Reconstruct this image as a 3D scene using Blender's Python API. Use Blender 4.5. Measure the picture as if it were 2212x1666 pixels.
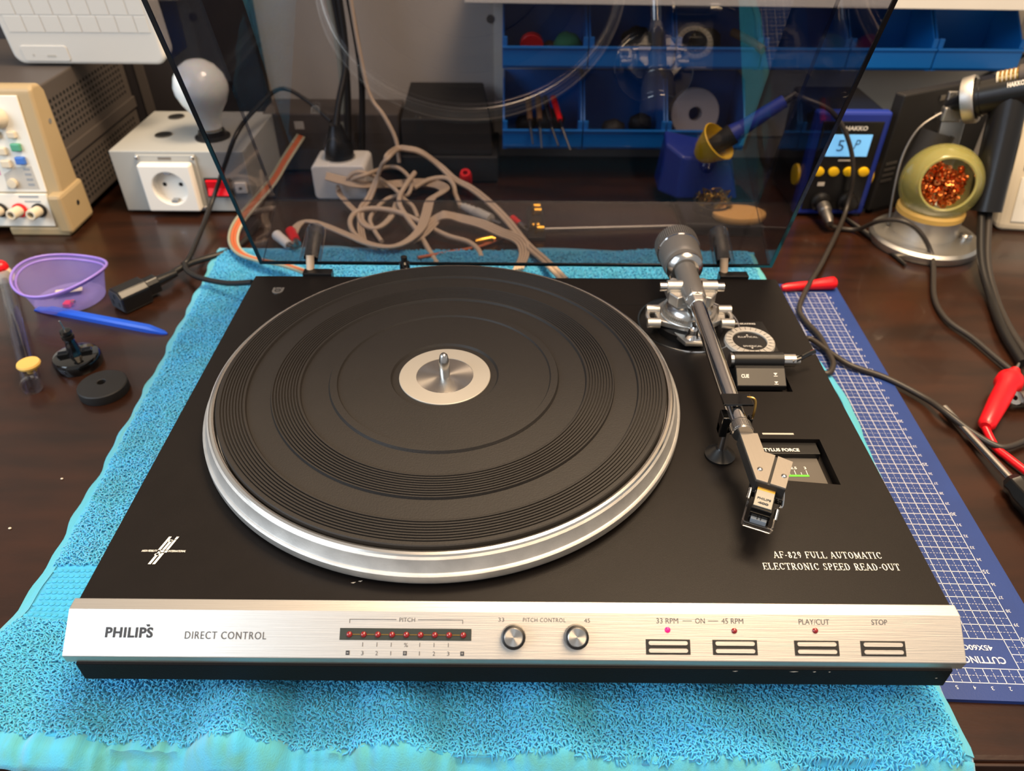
import bpy, bmesh, math, random
import numpy as np
from mathutils import Matrix, Vector, Euler

for o in list(bpy.data.objects):
    bpy.data.objects.remove(o, do_unlink=True)
scene = bpy.context.scene
COL = scene.collection
PI = math.pi
rnd = random.Random(7)

# ------------------------------------------------------------------ camera
cam_data = bpy.data.cameras.new('camera')
cam_data.sensor_width = 36.0
cam_data.lens = 1613.8 / 2212 * 36.0
cam_data.clip_start = 0.02
cam_data.dof.use_dof = True
cam_data.dof.focus_distance = 0.44
cam_data.dof.aperture_fstop = 9.0
camera = bpy.data.objects.new('camera', cam_data)
camera.location = (-0.001, -0.2345, 0.400)
camera.rotation_euler = (0.9026, -0.0042, 0.0062)
COL.objects.link(camera)
scene.camera = camera

# ------------------------------------------------------------------ world, lights, exposure
world = bpy.data.worlds.new('room_ambient')
scene.world = world
world.use_nodes = True
wbg = world.node_tree.nodes['Background']
wbg.inputs[0].default_value = (0.90, 0.87, 0.84, 1)
wbg.inputs[1].default_value = 0.45

def area(name, loc, target, size, power, color, size_y=None):
    d = bpy.data.lights.new(name, 'AREA')
    d.energy = power
    d.color = color
    d.size = size
    if size_y:
        d.shape = 'RECTANGLE'
        d.size_y = size_y
    o = bpy.data.objects.new(name, d)
    o.location = loc
    o.rotation_euler = (Vector(target) - Vector(loc)).to_track_quat('-Z', 'Y').to_euler()
    COL.objects.link(o)
    return o

area('window_daylight', (-1.55, -0.75, 1.05), (-0.05, 0.15, 0.05), 1.3, 29, (0.72, 0.86, 1.0), 1.2)
area('ceiling_lamp', (0.50, -0.35, 1.80), (0.05, 0.2, 0.05), 1.0, 28, (1.0, 0.71, 0.43))
area('bench_lamp', (0.30, 0.42, 1.30), (0.05, 0.2, 0.05), 0.40, 25, (1.0, 0.75, 0.49))

scene.view_settings.view_transform = 'Standard'
scene.view_settings.look = 'None'
scene.view_settings.gamma = 1.0
scene.view_settings.use_curve_mapping = False
scene.view_settings.exposure = 0.17

# ------------------------------------------------------------------ materials
def srgb(h):
    h = h.lstrip('#')
    v = [int(h[i:i + 2], 16) / 255 for i in (0, 2, 4)]
    return tuple(c / 12.92 if c <= 0.04045 else ((c + 0.055) / 1.055) ** 2.4 for c in v) + (1,)

MATS = {}
def mat(name, color, rough=0.5, metal=0.0, bump=0.0, bscale=200.0, var=0.0, vscale=20.0, color2=None,
        aniso=0.0, trans=0.0, alpha=1.0, emit=None, estr=0.0, coat=0.0, spec=0.5, stretch=None, sheen=0.0, ior=1.45, sss=0.0):
    m = bpy.data.materials.new(name)
    m.use_nodes = True
    nt = m.node_tree
    b = nt.nodes['Principled BSDF']
    c = srgb(color) if isinstance(color, str) else color
    b.inputs['Base Color'].default_value = c
    b.inputs['Roughness'].default_value = rough
    b.inputs['Metallic'].default_value = metal
    b.inputs['Specular IOR Level'].default_value = spec
    b.inputs['IOR'].default_value = ior
    b.inputs['Transmission Weight'].default_value = trans
    b.inputs['Alpha'].default_value = alpha
    b.inputs['Coat Weight'].default_value = coat
    b.inputs['Sheen Weight'].default_value = sheen
    if sss:
        b.inputs['Subsurface Weight'].default_value = sss
        b.inputs['Subsurface Scale'].default_value = 0.004
    if emit:
        b.inputs['Emission Color'].default_value = srgb(emit)
        b.inputs['Emission Strength'].default_value = estr
    tc = None
    if var or bump or color2:
        tc = nt.nodes.new('ShaderNodeTexCoord')
        mp = nt.nodes.new('ShaderNodeMapping')
        nt.links.new(tc.outputs['Object'], mp.inputs[0])
        if stretch:
            mp.inputs['Scale'].default_value = stretch
    if var or color2:
        n = nt.nodes.new('ShaderNodeTexNoise')
        n.inputs['Scale'].default_value = vscale
        n.inputs['Detail'].default_value = 6
        nt.links.new(mp.outputs[0], n.inputs[0])
        mx = nt.nodes.new('ShaderNodeMix')
        mx.data_type = 'RGBA'
        rp = nt.nodes.new('ShaderNodeMapRange')
        rp.inputs[1].default_value = 0.35
        rp.inputs[2].default_value = 0.65
        nt.links.new(n.outputs[0], rp.inputs[0])
        nt.links.new(rp.outputs[0], mx.inputs[0])
        c2 = srgb(color2) if color2 else tuple(x * (1 - var) for x in c[:3]) + (1,)
        mx.inputs[6].default_value = c
        mx.inputs[7].default_value = c2
        nt.links.new(mx.outputs[2], b.inputs['Base Color'])
    if bump:
        n = nt.nodes.new('ShaderNodeTexNoise')
        n.inputs['Scale'].default_value = bscale
        n.inputs['Detail'].default_value = 4
        nt.links.new(mp.outputs[0], n.inputs[0])
        bp = nt.nodes.new('ShaderNodeBump')
        bp.inputs['Strength'].default_value = bump
        bp.inputs['Distance'].default_value = 0.0006
        nt.links.new(n.outputs[0], bp.inputs['Height'])
        nt.links.new(bp.outputs[0], b.inputs['Normal'])
    if aniso:
        b.inputs['Anisotropic'].default_value = aniso
        t = nt.nodes.new('ShaderNodeTangent')
        t.direction_type = 'RADIAL'
        t.axis = 'Z' if aniso < 1.5 else 'X'
        b.inputs['Anisotropic'].default_value = min(aniso, 0.95)
        nt.links.new(t.outputs[0], b.inputs['Tangent'])
    MATS[name] = m
    return m

def acrylic(name, tint, ior=1.49, rough=0.0, refl=1.0):
    """Smoked clear sheet: tinted straight-through transmission plus a Fresnel reflection on each face."""
    m = bpy.data.materials.new(name)
    m.use_nodes = True
    nt = m.node_tree
    nt.nodes.remove(nt.nodes['Principled BSDF'])
    out = nt.nodes['Material Output']
    tr = nt.nodes.new('ShaderNodeBsdfTransparent')
    tr.inputs[0].default_value = tint
    gl = nt.nodes.new('ShaderNodeBsdfGlossy')
    gl.inputs['Roughness'].default_value = rough
    gl.inputs[0].default_value = (refl, refl, refl, 1)
    lw = nt.nodes.new('ShaderNodeLayerWeight')
    lw.inputs[0].default_value = 0.5
    pw = nt.nodes.new('ShaderNodeMath'); pw.operation = 'POWER'; pw.inputs[1].default_value = 5.0
    nt.links.new(lw.outputs['Facing'], pw.inputs[0])
    fr = nt.nodes.new('ShaderNodeMath'); fr.operation = 'MULTIPLY_ADD'
    f0 = ((ior - 1) / (ior + 1)) ** 2
    fr.inputs[1].default_value = 1 - f0; fr.inputs[2].default_value = f0
    nt.links.new(pw.outputs[0], fr.inputs[0])
    mx = nt.nodes.new('ShaderNodeMixShader')
    nt.links.new(fr.outputs[0], mx.inputs[0])
    nt.links.new(tr.outputs[0], mx.inputs[1])
    nt.links.new(gl.outputs[0], mx.inputs[2])
    nt.links.new(mx.outputs[0], out.inputs[0])
    MATS[name] = m
    return m

mat('desk', '#321a0e', 0.27, color2='#20110a', vscale=9, bump=0.12, bscale=180, stretch=(1, 4, 1), coat=0.1)
mat('desk_edge', '#2c1810', 0.4, var=0.4, vscale=30)
mat('wall', '#b5aca0', 0.85, var=0.06, vscale=3, bump=0.1, bscale=90)
mat('floor', '#2a2523', 0.7, var=0.3, vscale=4)
mat('shelf_white', '#d9d2c6', 0.5, var=0.03)
mat('plinth', '#15110f', 0.44, bump=0.14, bscale=2600, var=0.12, vscale=60, spec=0.2)
mat('plinth_base', '#121112', 0.5, bump=0.2, bscale=900, spec=0.12)
mat('alu_brushed', '#d8d3cc', 0.42, 1.0, bump=0.14, bscale=1800, stretch=(0.02, 1, 1), var=0.05, vscale=1200)
mat('platter_alu', '#d2cfca', 0.58, 1.0, var=0.16, vscale=70, bump=0.12, bscale=900)
mat('platter_edge', '#ddd8d0', 0.25, 1.0)
mat('rubber_mat', '#1c1815', 0.62, bump=0.25, bscale=900, var=0.12, vscale=30)
mat('label_ring', '#b3ada2', 0.5, 0.5)
mat('hub_disc', '#c8c4be', 0.25, 1.0, aniso=0.9)
mat('chrome', '#dcdcdc', 0.08, 1.0)
mat('steel', '#bdbbb8', 0.22, 1.0)
mat('satin_metal', '#c9c6c0', 0.42, 1.0, bump=0.1, bscale=700)
mat('dark_metal', '#7d7974', 0.4, 0.9)
mat('grey_plastic', '#6d6964', 0.45, 0.2)
mat('headshell_metal', '#857d73', 0.52, 0.55, bump=0.12, bscale=600, stretch=(1, 0.05, 1))
mat('black_plastic', '#141313', 0.32, bump=0.05, bscale=600)
mat('black_gloss', '#0a0a0a', 0.07, coat=0.5)
mat('black_matt', '#1b1918', 0.6)
mat('print_white', '#e4e0d6', 0.6)
mat('print_dark', '#2d3036', 0.6)
mat('print_grey', '#47484c', 0.6)
mat('print_beige', '#b9b0a3', 0.6)
mat('led_dark', '#7a0d10', 0.12, coat=0.6, spec=0.6)
mat('led_lit', '#e01060', 0.3, emit='#ff1458', estr=1.1)
mat('led_window', '#2e332f', 0.35)
mat('green_paint', '#5ac42e', 0.5)
mat('window_dull', '#57524c', 0.3)
mat('gold', '#d9a441', 0.25, 1.0)
mat('gold_paint', '#d6a94e', 0.35, 0.7)
mat('silver_paint', '#8f8c84', 0.5, 0.4)
mat('grey_blue', '#767e87', 0.5)
acrylic('smoked_acrylic', (0.55, 0.55, 0.59, 1), ior=1.62)
acrylic('clear_plastic', (0.93, 0.93, 0.94, 1), ior=2.3)
acrylic('clear_socket', (0.80, 0.82, 0.84, 1), ior=2.2)
acrylic('clear_tube', (0.72, 0.72, 0.78, 1))
mat('purple_film', '#a394e6', 0.25, alpha=0.42, spec=0.6)
mat('amber_glass', '#a09a58', 0.18, alpha=0.62, coat=0.5, sss=0.1)
mat('acrylic_edge', '#0b0f12', 0.15, coat=0.4)
mat('towel', '#38a6d2', 0.95, var=0.15, vscale=260, sheen=0.3, bump=0.5, bscale=900)
mat('towel_loops', '#42b0e0', 0.95, color2='#42a9cc', vscale=40, sheen=0.25)
mat('towel_hem', '#46a8cc', 0.95, color2='#4f9fa4', vscale=110, stretch=(1, 0.05, 1), sheen=0.3, bump=0.6, bscale=1500)  # greenish stripes put the shading of the rib folds into the colour
mat('mat_blue', '#193678', 0.5, var=0.12, vscale=25, bump=0.1, bscale=900)
mat('mat_line', '#c9ccd8', 0.6)
mat('beige_case', '#a8936f', 0.5, bump=0.08, bscale=900)
mat('ivory_panel', '#dfdcd2', 0.5)
mat('dark_case', '#4b4440', 0.5, bump=0.1, bscale=700)
mat('grey_case', '#a2a3a0', 0.5, bump=0.08, bscale=700)
mat('white_plastic', '#e6e2da', 0.35)
mat('white_gloss', '#cdcac4', 0.3)
mat('grey_key', '#cfcdc8', 0.4)
mat('green_key', '#4f9a7c', 0.45)
mat('blue_key', '#3f6fc0', 0.45)
mat('pink_print', '#d982b0', 0.5)
mat('grey_print', '#8d9298', 0.5)
mat('pale_grey', '#b4b0a8', 0.5)
mat('red_plastic', '#d8121c', 0.3)
mat('red_switch', '#c80a1c', 0.25, emit='#ff1020', estr=0.12)
mat('hole_black', '#050505', 0.8)
mat('bulb_glass', '#e8ecea', 0.12, trans=0.0, sss=0.3, coat=0.4)
mat('brass', '#b08a4a', 0.3, 1.0)
mat('copper_wool', '#e08446', 0.3, 1.0)
mat('brass_wool', '#a8843a', 0.3, 1.0)
mat('purple_solid', '#8f78cf', 0.3, sss=0.2)
mat('paper', '#d8ccb8', 0.8)
mat('blue_plastic', '#1450c8', 0.3)
mat('bin_blue', '#0a62ae', 0.42)
mat('station_blue', '#1c2f86', 0.4)
mat('yellow_plastic', '#e3b410', 0.4)
mat('lcd', '#74b8ea', 0.3, emit='#6fb4ea', estr=0.55)
mat('lcd_ink', '#2c4a66', 0.5)
mat('sponge', '#c99a58', 0.9, bump=0.8, bscale=500)
mat('cream_plastic', '#cfc4ae', 0.5)
mat('cable_beige', '#c0aa92', 0.5)
mat('cable_black', '#171514', 0.42)
mat('cable_brown', '#2e2925', 0.45)
mat('cable_orange', '#b5613c', 0.6)
mat('cable_pale', '#a9a48f', 0.6)
mat('cable_green', '#8a8b7a', 0.6)
mat('yellow_cap', '#dcb35f', 0.4, sss=0.1)
mat('green_rag', '#1d6a48', 0.8)
mat('brown_stuff', '#5a3f2b', 0.8)
mat('spool_white', '#a19a9c', 0.5)
mat('wall_lightened', '#ddd2be', 0.8, var=0.05)  # wall tone made paler, standing in for light falling below the bins
mat('dial_metal', '#c6c1b7', 0.5, 0.35)
mat('connector_face', '#33363b', 0.6)
mat('steel_shaft', '#8f8c88', 0.25, 1.0)
mat('dark_panel', '#2a2628', 0.5, var=0.2, vscale=6)
mat('pcb_black', '#17181a', 0.4)

# ------------------------------------------------------------------ mesh helpers
class MB:
    def __init__(self):
        self.v = []; self.f = []; self.m = []; self.mi = 0
    def add(self, vs, fs, M=None):
        k = len(self.v)
        self.v += [tuple(M @ Vector(p)) if M is not None else tuple(p) for p in vs]
        self.f += [tuple(i + k for i in f) for f in fs]
        self.m += [self.mi] * len(fs)
        return self
    def box(self, x0, x1, y0, y1, z0, z1, M=None):
        vs = [(x0,y0,z0),(x1,y0,z0),(x1,y1,z0),(x0,y1,z0),(x0,y0,z1),(x1,y0,z1),(x1,y1,z1),(x0,y1,z1)]
        return self.add(vs, [(0,3,2,1),(4,5,6,7),(0,1,5,4),(1,2,6,5),(2,3,7,6),(3,0,4,7)], M)
    def cbox(self, c, s, M=None):
        return self.box(c[0]-s[0]/2, c[0]+s[0]/2, c[1]-s[1]/2, c[1]+s[1]/2, c[2]-s[2]/2, c[2]+s[2]/2, M)
    def prism(self, poly, z0, z1, M=None):
        """polygon in xy (counter-clockwise) pulled from z0 to z1"""
        n = len(poly)
        a = sum(poly[i][0]*poly[(i+1)%n][1]-poly[(i+1)%n][0]*poly[i][1] for i in range(n))
        if a < 0: poly = poly[::-1]
        vs = [(x,y,z0) for x,y in poly] + [(x,y,z1) for x,y in poly]
        fs = [tuple(range(n-1,-1,-1)), tuple(range(n,2*n))] + [(i,(i+1)%n,n+(i+1)%n,n+i) for i in range(n)]
        return self.add(vs, fs, M)
    def extx(self, prof, x0, x1):
        """profile of (y,z) pulled along x"""
        M = Matrix(((0,0,1,0),(1,0,0,0),(0,1,0,0),(0,0,0,1)))
        return self.prism(prof, x0, x1, M)
    def lathe(self, prof, n=48, M=None, closed=False):
        """profile of (r,z) turned about z; r=0 ends become poles"""
        vs=[]; fs=[]; idx=[]
        for r,z in prof:
            if r < 1e-7:
                idx.append([len(vs)]*n); vs.append((0,0,z))
            else:
                idx.append(list(range(len(vs),len(vs)+n)))
                vs += [(r*math.cos(2*PI*i/n), r*math.sin(2*PI*i/n), z) for i in range(n)]
        P = list(range(len(prof)))
        pairs = list(zip(P[:-1],P[1:])) + ([(P[-1],P[0])] if closed else [])
        for a,b in pairs:
            for i in range(n):
                j=(i+1)%n
                q=[idx[a][i],idx[a][j],idx[b][j],idx[b][i]]
                u=[]
                for t in q:
                    if t not in u: u.append(t)
                if len(u)>2: fs.append(tuple(u))
        return self.add(vs, fs, M)
    def cyl(self, p0, p1, r0, r1=None, n=24):
        r1 = r0 if r1 is None else r1
        p0=Vector(p0); p1=Vector(p1); d=p1-p0
        M = Matrix.Translation(p0) @ d.to_track_quat('Z','Y').to_matrix().to_4x4()
        L=d.length
        return self.lathe([(0,0),(r0,0),(r1,L),(0,L)], n, M)
    def sphere(self, c, r, n=20, k=12, sc=(1,1,1), M=None):
        T = Matrix.Translation(c) @ Matrix.Diagonal((sc[0],sc[1],sc[2],1))
        if M is not None: T = M @ T
        return self.lathe([(r*math.sin(PI*i/k) if 0<i<k else 0, -r*math.cos(PI*i/k)) for i in range(k+1)], n, T)
    def tube(self, pts, r, n=10, smooth=6, sect=None, up=(0,0,1)):
        """round (or given section) cable along a Catmull-Rom curve"""
        P = spline(pts, smooth) if smooth else [Vector(p) for p in pts]
        m=len(P); vs=[]; fs=[]
        if sect is None:
            sect=[(r*math.cos(2*PI*i/n), r*math.sin(2*PI*i/n)) for i in range(n)]
        n=len(sect); prev=None
        for i,p in enumerate(P):
            t=(P[min(i+1,m-1)]-P[max(i-1,0)]).normalized()
            if prev is None:
                u=Vector(up); s=t.cross(u)
                if s.length<1e-4: s=t.cross(Vector((1,0,0)))
            else:
                s=prev-t*prev.dot(t)
            s.normalize(); prev=s; w=s.cross(t)
            rr = r[i] if isinstance(r,list) else 1
            vs += [tuple(p+s*a+w*b) for a,b in sect]
        for i in range(m-1):
            for j in range(n):
                k=(j+1)%n
                fs.append((i*n+j,i*n+k,(i+1)*n+k,(i+1)*n+j))
        fs.append(tuple(range(n-1,-1,-1))); fs.append(tuple((m-1)*n+j for j in range(n)))
        return self.add(vs,fs)
    def mesh(self, name, off=(0,0,0), mats=(), smooth=None):
        me=bpy.data.meshes.new(name)
        off=Vector(off)
        me.from_pydata([tuple(Vector(p)-off) for p in self.v],[],self.f)
        for x in mats: me.materials.append(MATS[x])
        if len(mats)>1: me.polygons.foreach_set('material_index', self.m)
        bm=bmesh.new(); bm.from_mesh(me); bmesh.ops.recalc_face_normals(bm, faces=bm.faces); bm.to_mesh(me); bm.free()
        if smooth:
            me.polygons.foreach_set('use_smooth',[True]*len(me.polygons))
            me.set_sharp_from_angle(angle=math.radians(smooth))
        me.update()
        return me

def spline(pts, k=6):
    P=[Vector(p) for p in pts]
    if len(P)<3: return P
    out=[]
    for i in range(len(P)-1):
        a=P[max(i-1,0)]; b=P[i]; c=P[i+1]; d=P[min(i+2,len(P)-1)]
        for j in range(k):
            t=j/k
            out.append(0.5*((2*b)+(c-a)*t+(2*a-5*b+4*c-d)*t*t+(3*b-a-3*c+d)*t*t*t))
    out.append(P[-1])
    return out

def wloc(o):
    v=Vector((0,0,0))
    while o is not None:
        v+=o.location; o=o.parent
    return v

def link(name, me, parent=None, loc=(0,0,0)):
    o=bpy.data.objects.new(name, me); COL.objects.link(o)
    o.parent=parent; o.location=loc
    return o

def part(name, mb, mats, parent, smooth=35, bevel=0, label=None, seg=2):
    """a mesh in world coordinates, put under its thing (all parents are unrotated)"""
    if isinstance(mats,str): mats=(mats,)
    o=link(name, mb.mesh(name, wloc(parent), mats, smooth), parent)
    if bevel:
        b=o.modifiers.new('edge','BEVEL'); b.width=bevel; b.segments=seg; b.limit_method='ANGLE'; b.angle_limit=math.radians(40)
        b.harden_normals=False
    if label: o['label']=label
    return o

def tag(o, label, cat, group=None, kind=None):
    o['label']=label; o['category']=cat
    if group: o['group']=group
    if kind: o['kind']=kind
    return o

def thing(name, loc, label, cat, group=None):
    o=bpy.data.objects.new(name,None); COL.objects.link(o); o.location=loc; o.empty_display_size=0.02
    return tag(o,label,cat,group)

def single(name, mb, mats, loc, label, cat, group=None, smooth=35, bevel=0):
    if isinstance(mats,str): mats=(mats,)
    o=link(name, mb.mesh(name, loc, mats, smooth), None, loc)
    if bevel:
        b=o.modifiers.new('edge','BEVEL'); b.width=bevel; b.segments=2; b.limit_method='ANGLE'; b.angle_limit=math.radians(40)
    return tag(o,label,cat,group)

def struct(name, mb, mats, smooth=None, bevel=0):
    o=part(name, mb, mats, None, smooth, bevel)
    o['kind']='structure'
    return o

def copy_tree(o, parent=None):
    c=o.copy(); COL.objects.link(c); c.parent=parent
    for ch in o.children: copy_tree(ch,c)
    return c

def cut(obj, cutter):
    """carve a cutter shape out of an object for good"""
    c=link('cutter', cutter.mesh('cutter', wloc(obj)), None, wloc(obj))
    m=obj.modifiers.new('cut','BOOLEAN'); m.object=c; m.operation='DIFFERENCE'; m.solver='EXACT'
    bpy.context.view_layer.update()
    dg=bpy.context.evaluated_depsgraph_get()
    me=bpy.data.meshes.new_from_object(obj.evaluated_get(dg))
    obj.modifiers.remove(m); old=obj.data; obj.data=me
    bpy.data.objects.remove(c)

def font_mesh(body, shear=0.0, spacing=1.0, weight=0.0):
    cu=bpy.data.curves.new('txt','FONT'); cu.body=body; cu.size=1.0; cu.shear=shear; cu.space_character=spacing
    cu.offset=weight; cu.fill_mode='FRONT'; cu.resolution_u=3
    o=bpy.data.objects.new('txt',cu); COL.objects.link(o)
    bpy.context.view_layer.update()
    me=bpy.data.meshes.new_from_object(o.evaluated_get(bpy.context.evaluated_depsgraph_get()))
    bpy.data.objects.remove(o); bpy.data.curves.remove(cu)
    V=[tuple(v.co) for v in me.vertices]; F=[tuple(p.vertices) for p in me.polygons]
    bpy.data.meshes.remove(me)
    return V,F

def plane_matrix(origin, xdir, ydir):
    x=Vector(xdir).normalized(); y=Vector(ydir).normalized(); n=x.cross(y)
    return Matrix(((x[0],y[0],n[0],origin[0]),(x[1],y[1],n[1],origin[1]),(x[2],y[2],n[2],origin[2]),(0,0,0,1)))

def lettering(body, M, w, h, material, parent, x=0.0, y=0.0, lift=0.00025, shear=0.0, spacing=1.0, weight=0.0, center=False, name='lettering'):
    """printed word scaled to w by h, lower left corner (or centre) at (x,y) on the plane M"""
    V,F=font_mesh(body,shear,spacing,weight)
    xs=[v[0] for v in V]; ys=[v[1] for v in V]
    x0,x1,y0,y1=min(xs),max(xs),min(ys),max(ys)
    kx=w/(x1-x0); ky=h/(y1-y0) if h else kx
    if center:
        x-=w/2; y-=(y1-y0)*ky/2
    mb=MB(); mb.add([((a-x0)*kx+x,(b-y0)*ky+y,lift) for a,b,_ in V],F,M)
    return part(name, mb, material, parent, None)

PATHS = {
  'feed': [(0.0478, 0.4, 0.03), (0.0308, 0.4567, 0.02), (0.0111, 0.5067, 0.014), (-0.0096, 0.5706, 0.01), (-0.0323, 0.6199, 0.01), (-0.0563, 0.6572, 0.012), (-0.0786, 0.6757, 0.016), (-0.0973, 0.69, 0.0273), (-0.1194, 0.69, 0.0449), (-0.137, 0.69, 0.0498), (-0.1501, 0.69, 0.0497), (-0.1534, 0.638, 0.0607), (-0.1635, 0.638, 0.0461), (-0.1707, 0.638, 0.0296), (-0.1802, 0.6244, 0.012), (-0.1851, 0.5993, 0.01), (-0.1809, 0.5721, 0.008), (-0.1675, 0.5579, 0.006), (-0.1562, 0.5631, 0.006), (-0.147, 0.5865, 0.008), (-0.1446, 0.6182, 0.01)],
  'feed2': [(0.0025, 0.4515, 0.012), (0.0095, 0.4882, 0.012), (0.0039, 0.5104, 0.016), (-0.0166, 0.5367, 0.012), (-0.0394, 0.5576, 0.012), (-0.0654, 0.5682, 0.014), (-0.0829, 0.5639, 0.02), (-0.0935, 0.5611, 0.014), (-0.1046, 0.5354, 0.012), (-0.1169, 0.5242, 0.008)],
  'ribbon': [(-0.2519, 0.5222, 0.008), (-0.2523, 0.5437, 0.01), (-0.2477, 0.5579, 0.012), (-0.2374, 0.5593, 0.013), (-0.2171, 0.548, 0.013), (-0.1862, 0.5244, 0.013), (-0.1599, 0.5047, 0.013), (-0.1363, 0.499, 0.013), (-0.1192, 0.511, 0.014), (-0.1074, 0.537, 0.016), (-0.1041, 0.573, 0.018), (-0.1023, 0.6042, 0.02), (-0.0922, 0.6229, 0.02), (-0.0882, 0.641, 0.018), (-0.1008, 0.6638, 0.014), (-0.1267, 0.6742, 0.012), (-0.159, 0.6676, 0.012), (-0.1905, 0.638, 0.0245), (-0.2122, 0.638, 0.0293), (-0.232, 0.638, 0.035)],
  'loop': [(-0.0369, 0.4884, 0.006), (-0.0419, 0.5076, 0.006), (-0.0544, 0.5258, 0.006), (-0.0755, 0.5362, 0.007), (-0.0976, 0.5529, 0.009), (-0.1169, 0.5682, 0.012), (-0.1433, 0.5861, 0.014), (-0.1719, 0.5927, 0.014), (-0.1896, 0.5861, 0.012), (-0.1934, 0.5665, 0.009), (-0.184, 0.541, 0.007), (-0.1663, 0.5215, 0.005), (-0.1524, 0.5053, 0.004)],
  'tail': [(-0.0836, 0.4735, 0.006), (-0.0964, 0.5068, 0.006), (-0.1098, 0.5401, 0.008), (-0.1264, 0.5715, 0.012), (-0.1384, 0.5979, 0.016), (-0.1401, 0.6147, 0.02), (-0.1342, 0.6353, 0.026), (-0.1265, 0.6618, 0.03)],
  'thin': [(-0.2054, 0.638, 0.0327), (-0.1966, 0.638, 0.0393), (-0.1839, 0.638, 0.0394), (-0.1691, 0.6553, 0.024), (-0.1491, 0.6354, 0.02), (-0.1367, 0.6206, 0.014), (-0.1245, 0.6075, 0.01), (-0.1149, 0.5758, 0.01)],
  'thin2': [(-0.2195, 0.638, 0.0226), (-0.2172, 0.6352, 0.012), (-0.2018, 0.61, 0.01), (-0.1853, 0.5845, 0.007), (-0.1791, 0.5548, 0.005), (-0.1719, 0.528, 0.004)],
  'arc': [(-0.2008, 0.638, 0.0311), (-0.1809, 0.638, 0.0378), (-0.1669, 0.6877, 0.026), (-0.152, 0.6879, 0.026), (-0.1387, 0.6721, 0.024), (-0.1304, 0.6533, 0.02), (-0.1339, 0.6365, 0.012), (-0.1486, 0.6369, 0.01), (-0.1607, 0.6298, 0.008), (-0.1691, 0.6003, 0.008), (-0.1724, 0.5798, 0.006), (-0.1645, 0.557, 0.004), (-0.1514, 0.5283, 0.004)],
  'din': [(-0.1267, 0.6469, 0.016), (-0.1108, 0.6684, 0.018), (-0.0895, 0.6701, 0.02), (-0.0791, 0.6595, 0.016), (-0.075, 0.6419, 0.01), (-0.0668, 0.6127, 0.008)],
  'dinplug': [(-0.067, 0.6164, 0.008), (-0.0296, 0.5778, 0.008), (-0.0171, 0.5661, 0.008)],
  'stripe': [(-0.2814, 0.7319, 0.05), (-0.2899, 0.675, 0.04), (-0.297, 0.6297, 0.03), (-0.311, 0.582, 0.02), (-0.3172, 0.5439, 0.015), (-0.3108, 0.5076, 0.014), (-0.2947, 0.4803, 0.014), (-0.2694, 0.4617, 0.016), (-0.2371, 0.4441, 0.02), (-0.2047, 0.4109, 0.03)],
  'iron_cord': [(0.3192, 0.612, 0.1383), (0.3458, 0.6, 0.1293), (0.3702, 0.597, 0.1023), (0.3871, 0.594, 0.0632), (0.3882, 0.585, 0.0159), (0.3302, 0.4794, 0.012), (0.2952, 0.4213, 0.012), (0.2776, 0.3875, 0.009), (0.2771, 0.3692, 0.007), (0.2828, 0.3411, 0.007), (0.2819, 0.3139, 0.008), (0.2797, 0.2944, 0.009), (0.2708, 0.2809, 0.009), (0.2632, 0.2901, 0.008), (0.2649, 0.3252, 0.008), (0.2721, 0.335, 0.008), (0.2856, 0.309, 0.008), (0.297, 0.2945, 0.007), (0.3222, 0.2801, 0.005), (0.3434, 0.2537, 0.005), (0.3497, 0.2327, 0.008), (0.361, 0.2114, 0.006), (0.3709, 0.1958, 0.006), (0.3809, 0.1922, 0.006), (0.4041, 0.202, 0.006)],
  'station_cord': [(0.36, 0.5909, 0.01), (0.3713, 0.5687, 0.006), (0.397, 0.564, 0.005), (0.4049, 0.5343, 0.03), (0.4192, 0.5139, 0.04), (0.4387, 0.5046, 0.03), (0.4519, 0.4884, 0.008), (0.4242, 0.4182, 0.004), (0.4176, 0.3755, 0.004), (0.4273, 0.3442, 0.004), (0.4335, 0.3134, 0.004), (0.4384, 0.2907, 0.004)],
  'gun_cord': [(0.519, 0.5419, 0.04), (0.4893, 0.4669, 0.02), (0.4792, 0.4157, 0.006), (0.4604, 0.3532, 0.006), (0.4515, 0.3018, 0.006)],
  'gun_cord2': [(0.5257, 0.542, 0.04), (0.4957, 0.467, 0.02), (0.4839, 0.4157, 0.006), (0.4689, 0.3611, 0.006), (0.4613, 0.3124, 0.006)],
  'redwire': [(0.37, 0.2087, 0.006), (0.3741, 0.1948, 0.004), (0.3782, 0.1819, 0.004), (0.3849, 0.1646, 0.004)],
  'iec_cord': [(-0.3564, 0.442, 0.01), (-0.3464, 0.4616, 0.01), (-0.335, 0.4774, 0.008), (-0.3166, 0.497, 0.006), (-0.3049, 0.5262, 0.005), (-0.3019, 0.5729, 0.005)],
  'iec_cord_up': [(-0.3495, 0.4579, 0.012), (-0.3463, 0.4714, 0.014), (-0.3558, 0.5419, 0.014), (-0.3558, 0.592, 0.0279), (-0.3318, 0.592, 0.0702), (-0.3147, 0.6, 0.1005), (-0.3115, 0.66, 0.1056), (-0.2943, 0.722, 0.1127), (-0.2648, 0.722, 0.0999), (-0.2326, 0.705, 0.0787)],
  'iec_loop': [(-0.3459, 0.4564, 0.014), (-0.3402, 0.4454, 0.012), (-0.3219, 0.428, 0.014), (-0.2858, 0.4072, 0.02), (-0.2543, 0.3924, 0.03)],
}

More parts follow.
